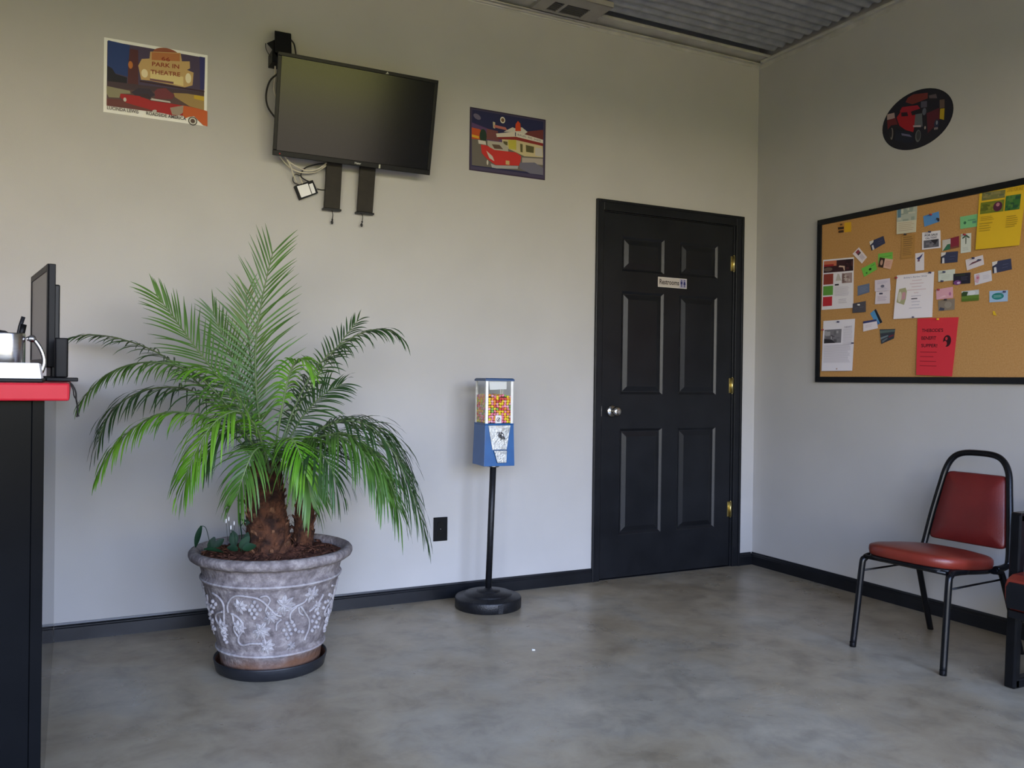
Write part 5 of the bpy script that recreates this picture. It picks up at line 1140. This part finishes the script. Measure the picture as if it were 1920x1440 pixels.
# ================================================================ stacking chair
ch = empty('stacking_chair', (-.49, -1.62, 0), (0, 0, math.radians(3.8)), 'red vinyl stacking chair with black tube frame against the right wall', 'chair')
def cushion(b, x0, x1, w0, w1, zf, n=40, th=.052, dome=.016, drop=0.045, pw=3.2):
    rings = [(.93, -th), (.985, -th + .006), (1.0, -th * .55), (.995, -th * .25), (.965, -.006), (.90, 0), (.6, dome * .7), (.3, dome * .95)]
    cx = (x0 + x1) / 2; hx = (x1 - x0) / 2; vs = []
    def pt(t, s_):
        c, s2 = math.cos(t), math.sin(t); e_ = 2 / pw
        X = math.copysign(abs(c) ** e_, c); Y = math.copysign(abs(s2) ** e_, s2)
        x = cx + X * hx * s_; f = (x - x0) / (x1 - x0); w = w0 + (w1 - w0) * f
        return x, Y * w * s_
    for s_, dz in rings:
        for k in range(n):
            x, y = pt(2 * PI * k / n, s_); vs.append((x, y, zf + dz - drop * (x - x0) / (x1 - x0)))
    vs.append((cx, 0, zf + dome - drop * .5)); vs.append((cx, 0, zf - th - drop * .5)); m_ = len(rings)
    fs = [(i * n + k, i * n + (k + 1) % n, (i + 1) * n + (k + 1) % n, (i + 1) * n + k) for i in range(m_ - 1) for k in range(n)]
    fs += [((m_ - 1) * n + k, (m_ - 1) * n + (k + 1) % n, m_ * n) for k in range(n)] + [((k + 1) % n, k, m_ * n + 1) for k in range(n)]
    b.add(vs, fs, True)
b = MB(); cushion(b, -.258, .185, .215, .185, .446); lpart(b, 'seat', M['vinyl'], ch)
b = MB()
ring_ = []
for k in range(40):
    t = 2 * PI * k / 40; e_ = 2 / 3.6; c, s2 = math.cos(t), math.sin(t)
    X = math.copysign(abs(c) ** e_, c); Y = math.copysign(abs(s2) ** e_, s2); x = -.035 + X * .205; ring_.append((x, Y * (.200 - .03 * (x + .24) / .41), .386 - .042 * (x + .24) / .41))
b.tube(ring_, .010, 8, closed=True)
b.tube([(-.22, -.18, .378), (-.22, .18, .378)], .009, 8); b.tube([(.10, -.18, .350), (.10, .18, .350)], .009, 8)
lpart(b, 'seat_frame', M['tube_black'], ch)
for s_ in (-1, 1):
    b = MB(); b.tube(smoothpath([(-.268, s_ * .201, 0), (-.246, s_ * .196, .18), (-.226, s_ * .192, .345), (-.214, s_ * .190, .368), (-.185, s_ * .188, .378), (-.10, s_ * .186, .374)], 4), .0132, 10)
    b.lathe([(.013, 0), (.0135, .02)], 10, (-.2675, s_ * .2008, 0)); lpart(b, 'leg', M['tube_black'], ch)
    b = MB(); b.tube(smoothpath([(.268, s_ * .200, 0), (.205, s_ * .194, .17), (.148, s_ * .188, .325), (.128, s_ * .186, .348), (.09, s_ * .185, .356)], 4), .0132, 10); lpart(b, 'leg', M['tube_black'], ch)
    b = MB(); b.tube([(-.228, s_ * .191, .318), (.148, s_ * .188, .318)], .0042, 8); lpart(b, 'stretcher', M['tube_black'], ch)
b = MB()
hp = [(.10, .186, .362), (.165, .188, .366), (.190, .188, .392), (.222, .172, .53), (.252, .152, .66), (.270, .138, .735), (.279, .112, .783), (.285, .070, .806), (.287, 0, .811)]
hp = hp + [(x, -y, z) for x, y, z in hp[:-1][::-1]]
b.tube(smoothpath(hp, 5), .0134, 12); lpart(b, 'back_frame', M['tube_black'], ch)
def backpad(b, z0, z1, h0, h1, th=.030):
    n = 36; vs = []
    rings = [(.96, -th), (1.0, -th * .7), (1.0, -th * .3), (.95, 0), (.5, .006), (.96, -th)]
    for s_, dx in rings[:5]:
        for k in range(n):
            t = 2 * PI * k / n; e_ = 2 / 16.0; c, s2 = math.cos(t), math.sin(t)
            X = math.copysign(abs(c) ** e_, c) * s_; Y = math.copysign(abs(s2) ** e_, s2) * s_
            z = (z0 + z1) / 2 + Y * (z1 - z0) / 2; f = (z - z0) / (z1 - z0); hw = h0 + (h1 - h0) * f
            vs.append((.190 + (z - .40) * .235 + th / 2 - .008 - (dx + th / 2) * 1.0 - .0, X * hw, z))
    vs.append((.190 + ((z0 + z1) / 2 - .40) * .235 - .008 - .008, 0, (z0 + z1) / 2)); vs.append((.190 + ((z0 + z1) / 2 - .40) * .235 + th - .008, 0, (z0 + z1) / 2))
    fs = [(i * n + k, (i + 1) * n + k, (i + 1) * n + (k + 1) % n, i * n + (k + 1) % n) for i in range(4) for k in range(n)]
    fs += [(4 * n + k, 5 * n, 4 * n + (k + 1) % n) for k in range(n)] + [(k, (k + 1) % n, 5 * n + 1) for k in range(n)]
    b.add(vs, fs, True)
b = MB(); backpad(b, .428, .724, .170, .130); lpart(b, 'backrest', M['vinyl_dark'], ch)

# armchair at the right edge
ac = empty('waiting_armchair', (-.40, -2.31, 0), label='black framed armchair with red seat cut off by the right edge of the photo', cat='chair')
for yy, nm in ((-2.034, 1), (-2.60, 2)):
    b = MB()
    def bar(p0, p1, w=.0175, t=.020):
        p0 = Vector(p0); p1 = Vector(p1); d_ = (p1 - p0).normalized(); Y = Vector((0, 1, 0)); Z = d_.cross(Y).normalized()
        b.hexa([p0 + Y * t * i + Z * w * j for i, j in ((-1, -1), (1, -1), (1, 1), (-1, 1))], [p1 + Y * t * i + Z * w * j for i, j in ((-1, -1), (1, -1), (1, 1), (-1, 1))])
    bar((-.632, yy, 0), (-.606, yy, .635)); bar((-.622, yy, .622), (-.12, yy, .622)); bar((-.135, yy, .0), (-.135, yy, .635)); bar((-.640, yy, .0175), (-.12, yy, .0175)); bar((-.62, yy, .255), (-.135, yy, .255))
    part(b, 'side_frame', M['tube_black'], ac, .006)
b = MB()
vs = []; yr = (-2.058, -2.576); prof = [(-.64, .300), (-.690, .300), (-.712, .315), (-.722, .350), (-.722, .388), (-.710, .412), (-.680, .426), (-.60, .430), (-.16, .420), (-.15, .41), (-.15, .300)]
n = len(prof); vs = [(x, yr[0] - (.0), z) for x, z in prof] + [(x, yr[1], z) for x, z in prof]
b.add(vs, [(i, (i + 1) % n, n + (i + 1) % n, n + i) for i in range(n)] + [tuple(range(n))[::-1], tuple(range(n, 2 * n))], False)
part(b, 'seat', M['vinyl'], ac, .012)
b = MB(); b.hexa([(-.7235, -2.566, .312), (-.7235, -2.072, .312), (-.7235, -2.066, .33), (-.7235, -2.066, .385), (-.7235, -2.078, .404), (-.7235, -2.566, .404)][::-1], [(-.705, -2.566, .312), (-.705, -2.072, .312), (-.705, -2.066, .33), (-.705, -2.066, .385), (-.705, -2.078, .404), (-.705, -2.566, .404)][::-1]); part(b, 'front_panel', M['black_paint'], ac)
b = MB(); b.box(-.70, -.15, -2.574, -2.060, .272, .299); part(b, 'seat_board', M['black_paint'], ac, .003)
b = MB(); b.hexa([(-.20, -2.574, .44), (-.15, -2.574, .44), (-.15, -2.060, .44), (-.20, -2.060, .44)], [(-.15, -2.574, .86), (-.10, -2.574, .86), (-.10, -2.060, .86), (-.15, -2.060, .86)])
part(b, 'backrest', M['vinyl'], ac, .012)

# ================================================================ service counter
ct = empty('service_counter', (-4.6, -.9, 0), label='glossy black counter base at the left edge reaching to the back wall', cat='counter')
b = MB(); b.box(-5.6, -3.783, -1.700, -.016, 0, 1.036); part(b, 'body', M['black_gloss'], ct, .002)
b = MB(); b.box(-3.783, -3.7585, -1.690, -.016, 0, 1.036); part(b, 'side_panel', M['side_gloss'], ct)
b = MB(); b.box(-3.783, -3.7580, -1.7035, -1.6905, 0, 1.036); part(b, 'corner_post', M['black_gloss'], ct, .001)
b = MB(); b.box(-5.65, -3.706, -1.742, -.001, 1.0365, 1.078)
tag(b.build('countertop', M['red_laminate'], bevel=.005), 'bright red laminate countertop on the black counter at the left edge', 'countertop')

b = MB(); b.box(-3.97, -3.762, -1.69, -1.50, 1.0785, 1.087); o = b.build('paper_tray', M['black_plastic'], bevel=.002); tag(o, 'low black tray under the white paper block on the red countertop', 'tray')
pb = empty('paper_block', (-3.86, -1.6, 1.0873), label='bright white block of paper on the black tray in front of the mug', cat='paper')
b = MB()
b.hexa([(-3.96, -1.680, 1.0873), (-3.7655, -1.680, 1.0873), (-3.7655, -1.51, 1.0873), (-3.96, -1.51, 1.0873)], [(-3.96, -1.664, 1.124), (-3.7715, -1.664, 1.124), (-3.7715, -1.51, 1.124), (-3.96, -1.51, 1.124)])
part(b, 'sheets', mat('bright_white_paper', S(250, 250, 250), .6), pb, .0015)
mg = empty('steel_mug', (-3.853, -1.430, 1.0785), label='brushed steel mug with curved handle behind the white paper block', cat='mug')
b = MB(); r = .0435
b.lathe([(0, 0), (r - .004, 0), (r, .004), (r, .121), (r - .001, .124), (r - .0035, .124), (r - .0045, .120), (r - .0045, .006), (0, .006)], 48); lpart(b, 'cup', M['steel'], mg)
b = MB(); hpts = [(-3.8071,-1.432,1.188), (-3.7951,-1.432,1.1912), (-3.7828,-1.432,1.1777), (-3.7716,-1.432,1.1558), (-3.7664,-1.432,1.1308), (-3.7711,-1.432,1.1084), (-3.782,-1.432,1.0943), (-3.8037,-1.432,1.0899)]
b.tube(smoothpath(hpts, 5), .0055, 10); b.lathe([(0, -.007), (.0095, -.006), (.0095, .006), (0, .007)], 14, (-3.795,-1.432,1.1898), RX); part(b, 'handle', M['steel'], mg)
b = MB(); b.lathe([(0, -.0085), (.0045, -.0080), (.0045, -.006)], 12, (-3.795,-1.432,1.1898), Matrix.Rotation(-PI / 2, 4, 'X') @ Matrix.Rotation(PI, 4, 'X')); o_ = part(b, 'handle_bolt', M['black_plastic'], mg)
b = MB(); b.tube([(-3.845, -1.432, 1.09), (-3.8222,-1.425,1.2209), (-3.8152,-1.425,1.2461)], .0050, 10); o = b.build('pen', M['dark_grey_plastic']); tag(o, 'grey pen sticking up out of the steel mug', 'pen')
b = MB(); b.tube([(-3.838, -1.426, 1.09), (-3.8184,-1.425,1.2072), (-3.815,-1.425,1.2267)], [.006, .008, .008], 10); o = b.build('marker', M['black_plastic']); tag(o, 'thick dark marker with broad cap standing in the steel mug', 'marker')
b = MB(); b.hexa([(-3.99, -1.30, 1.0785), (-3.86, -1.30, 1.0785), (-3.86, -1.14, 1.0785), (-3.99, -1.14, 1.0785)], [(-3.99, -1.28, 1.232), (-3.858, -1.28, 1.214), (-3.858, -1.16, 1.214), (-3.99, -1.16, 1.236)])
o = b.build('card_terminal', M['dark_grey_plastic'], bevel=.006); tag(o, 'dark desk device with sloping top behind the mug at the left photo edge', 'desk device')

# monitor: near vertical edge and far vertical edge of the panel
mn = (-3.7682,-1.1451,1.2557); mf = (-3.8268,-0.7163,1.2773)
dv = Vector((mf[0] - mn[0], mf[1] - mn[1], 0)); wv = dv.length; azm = math.atan2(dv.y, dv.x)
mo = empty('computer_monitor', (mn[0], mn[1], 1.0785), (0, 0, azm), 'black computer monitor seen from its edge on the red countertop', 'monitor')
# local: x along the panel away from the camera, y to the left (screen side), z up
b = MB(); zl, zh = .040, .342
b.box(0, wv, -.022, -.004, zl, zh); b.box(0, .018, -.004, 0, zl, zh); b.box(wv - .018, wv, -.004, 0, zl, zh); b.box(.018, wv - .018, -.004, 0, zl, zl + .026); b.box(.018, wv - .018, -.004, 0, zh - .020, zh)
lpart(b, 'bezel', M['black_plastic'], mo, .003)
b = MB(); b.box(.018, wv - .018, -.0045, -.0025, zl + .026, zh - .020); lpart(b, 'screen', M['screen_grey'], mo)
b = MB(); b.box(.05, wv - .05, -.040, -.022, zl + .03, zh - .055); lpart(b, 'back_shell', M['dark_grey_plastic'], mo, .004)
b = MB(); b.box(wv * .38, wv * .62, -.050, -.030, .0, .20); lpart(b, 'stand_neck', M['black_plastic'], mo, .004)
b = MB(); b.rbox(wv * .12, wv * .88, -.060, .10, .0003, .014, .02); lpart(b, 'stand_foot', M['black_plastic'], mo)
b = MB(); b.rbox(-3.746, -3.712, -1.28, -1.16, 1.0895, 1.200, .006); o = b.build('desk_speaker', M['black_plastic'], bevel=.003); tag(o, 'small black box standing behind the monitor near the counter end', 'speaker')
b = MB(); b.box(-3.765, -3.686, -1.285, -1.150, 1.0785, 1.0890); o = b.build('cable_hub', M['black_plastic'], bevel=.002); tag(o, 'flat black plastic box jutting past the end of the red countertop', 'cable hub')
cable('cable', [(-3.7107,-1.29,1.0774), (-3.7,-1.292,1.0686), (-3.6919,-1.29,1.0492), (-3.6903,-1.285,1.0267), (-3.686,-1.28,1.0025), (-3.6884,-1.28,0.9785)], .0022, M['black_cable'], 'longer black cable end dangling off the right end of the counter')
cable('cable', [(-3.7081,-1.292,1.0759), (-3.6986,-1.296,1.0567), (-3.6958,-1.295,1.0389), (-3.6889,-1.29,1.0238), (-3.6873,-1.288,0.9968), (-3.6831,-1.288,0.9803)], .0018, M['black_cable'], 'thinner black cable twisted around the longer one off the counter end')

# scrap on the floor
b = MB(); b.hexa([(-2.025, -.924, .0004), (-2.012, -.928, .0004), (-2.008, -.914, .0004), (-2.020, -.911, .0004)], [(-2.023, -.923, .003), (-2.012, -.926, .004), (-2.010, -.916, .0025), (-2.019, -.913, .004)])
tag(b.build('floor_scrap', M['white']), 'tiny white scrap lying on the concrete floor before the gumball machine', 'scrap')

# ---- finer pieces sit one level deeper, under the part that carries them
def under(root, parent_name, child_names):
    ps = [c for c in root.children if c.name.split('.')[0] == parent_name]
    for c in list(root.children):
        if c.name.split('.')[0] in child_names and ps:
            cc = sum((Vector(v) for v in c.bound_box), Vector()) / 8
            c.parent = min(ps, key=lambda q: (sum((Vector(v) for v in q.bound_box), Vector()) / 8 - cc).length)
under(door, 'door_slab', ('door_knob', 'latch_plate')); under(door, 'door_frame', ('hinge',))
under(mount, 'rail', ('rail_end_cap', 'pull_cord')); under(ad, 'adapter_body', ('label',)); under(o_out, 'cover_plate', ('socket', 'screw'))
under(tv, 'bezel', ('brand_lettering', 'sticker', 'indicator_light')); under(gm, 'coin_plate', ('coin_slot', 'crank_handle')); under(gm, 'glass_globe', ('price_sticker', 'inside_card', 'corner_strip'))
under(mg, 'handle', ('handle_bolt',)); under(mo, 'stand_foot', ('stand_neck',)); under(vt, 'vent_frame', ('grille',)); under(ac, 'seat', ('front_panel', 'seat_board'))

# ================================================================ outdoors, seen by the windows only
b = MB(); b.box(-20, 40, -20, FY - .12, -.16, -.10); b.box(-20, LX - .12, FY - .12, 12, -.16, -.10); struct(b.build('parking_ground', M['asphalt']))
b = MB(); b.box(-90, 90, -110, -20, -.16, -.08); b.box(-90, -20, -20, 40, -.16, -.08); struct(b.build('lawn_ground', M['grass']))
b = MB(); rnd = random.Random(8)
for k in range(60): b.blob((-75 + k * 2.5 + rnd.uniform(-1, 1), -48 + rnd.uniform(-4, 4), .6), 2.6, 2.4, rnd.uniform(1.6, 2.8), 10, 7)

for k in range(26): b.blob((-52 + rnd.uniform(-4, 4), -40 + k * 2.6, .6), 2.4, 2.6, rnd.uniform(1.6, 2.8), 10, 7)
struct(b.build('tree_line', M['tree_green']))
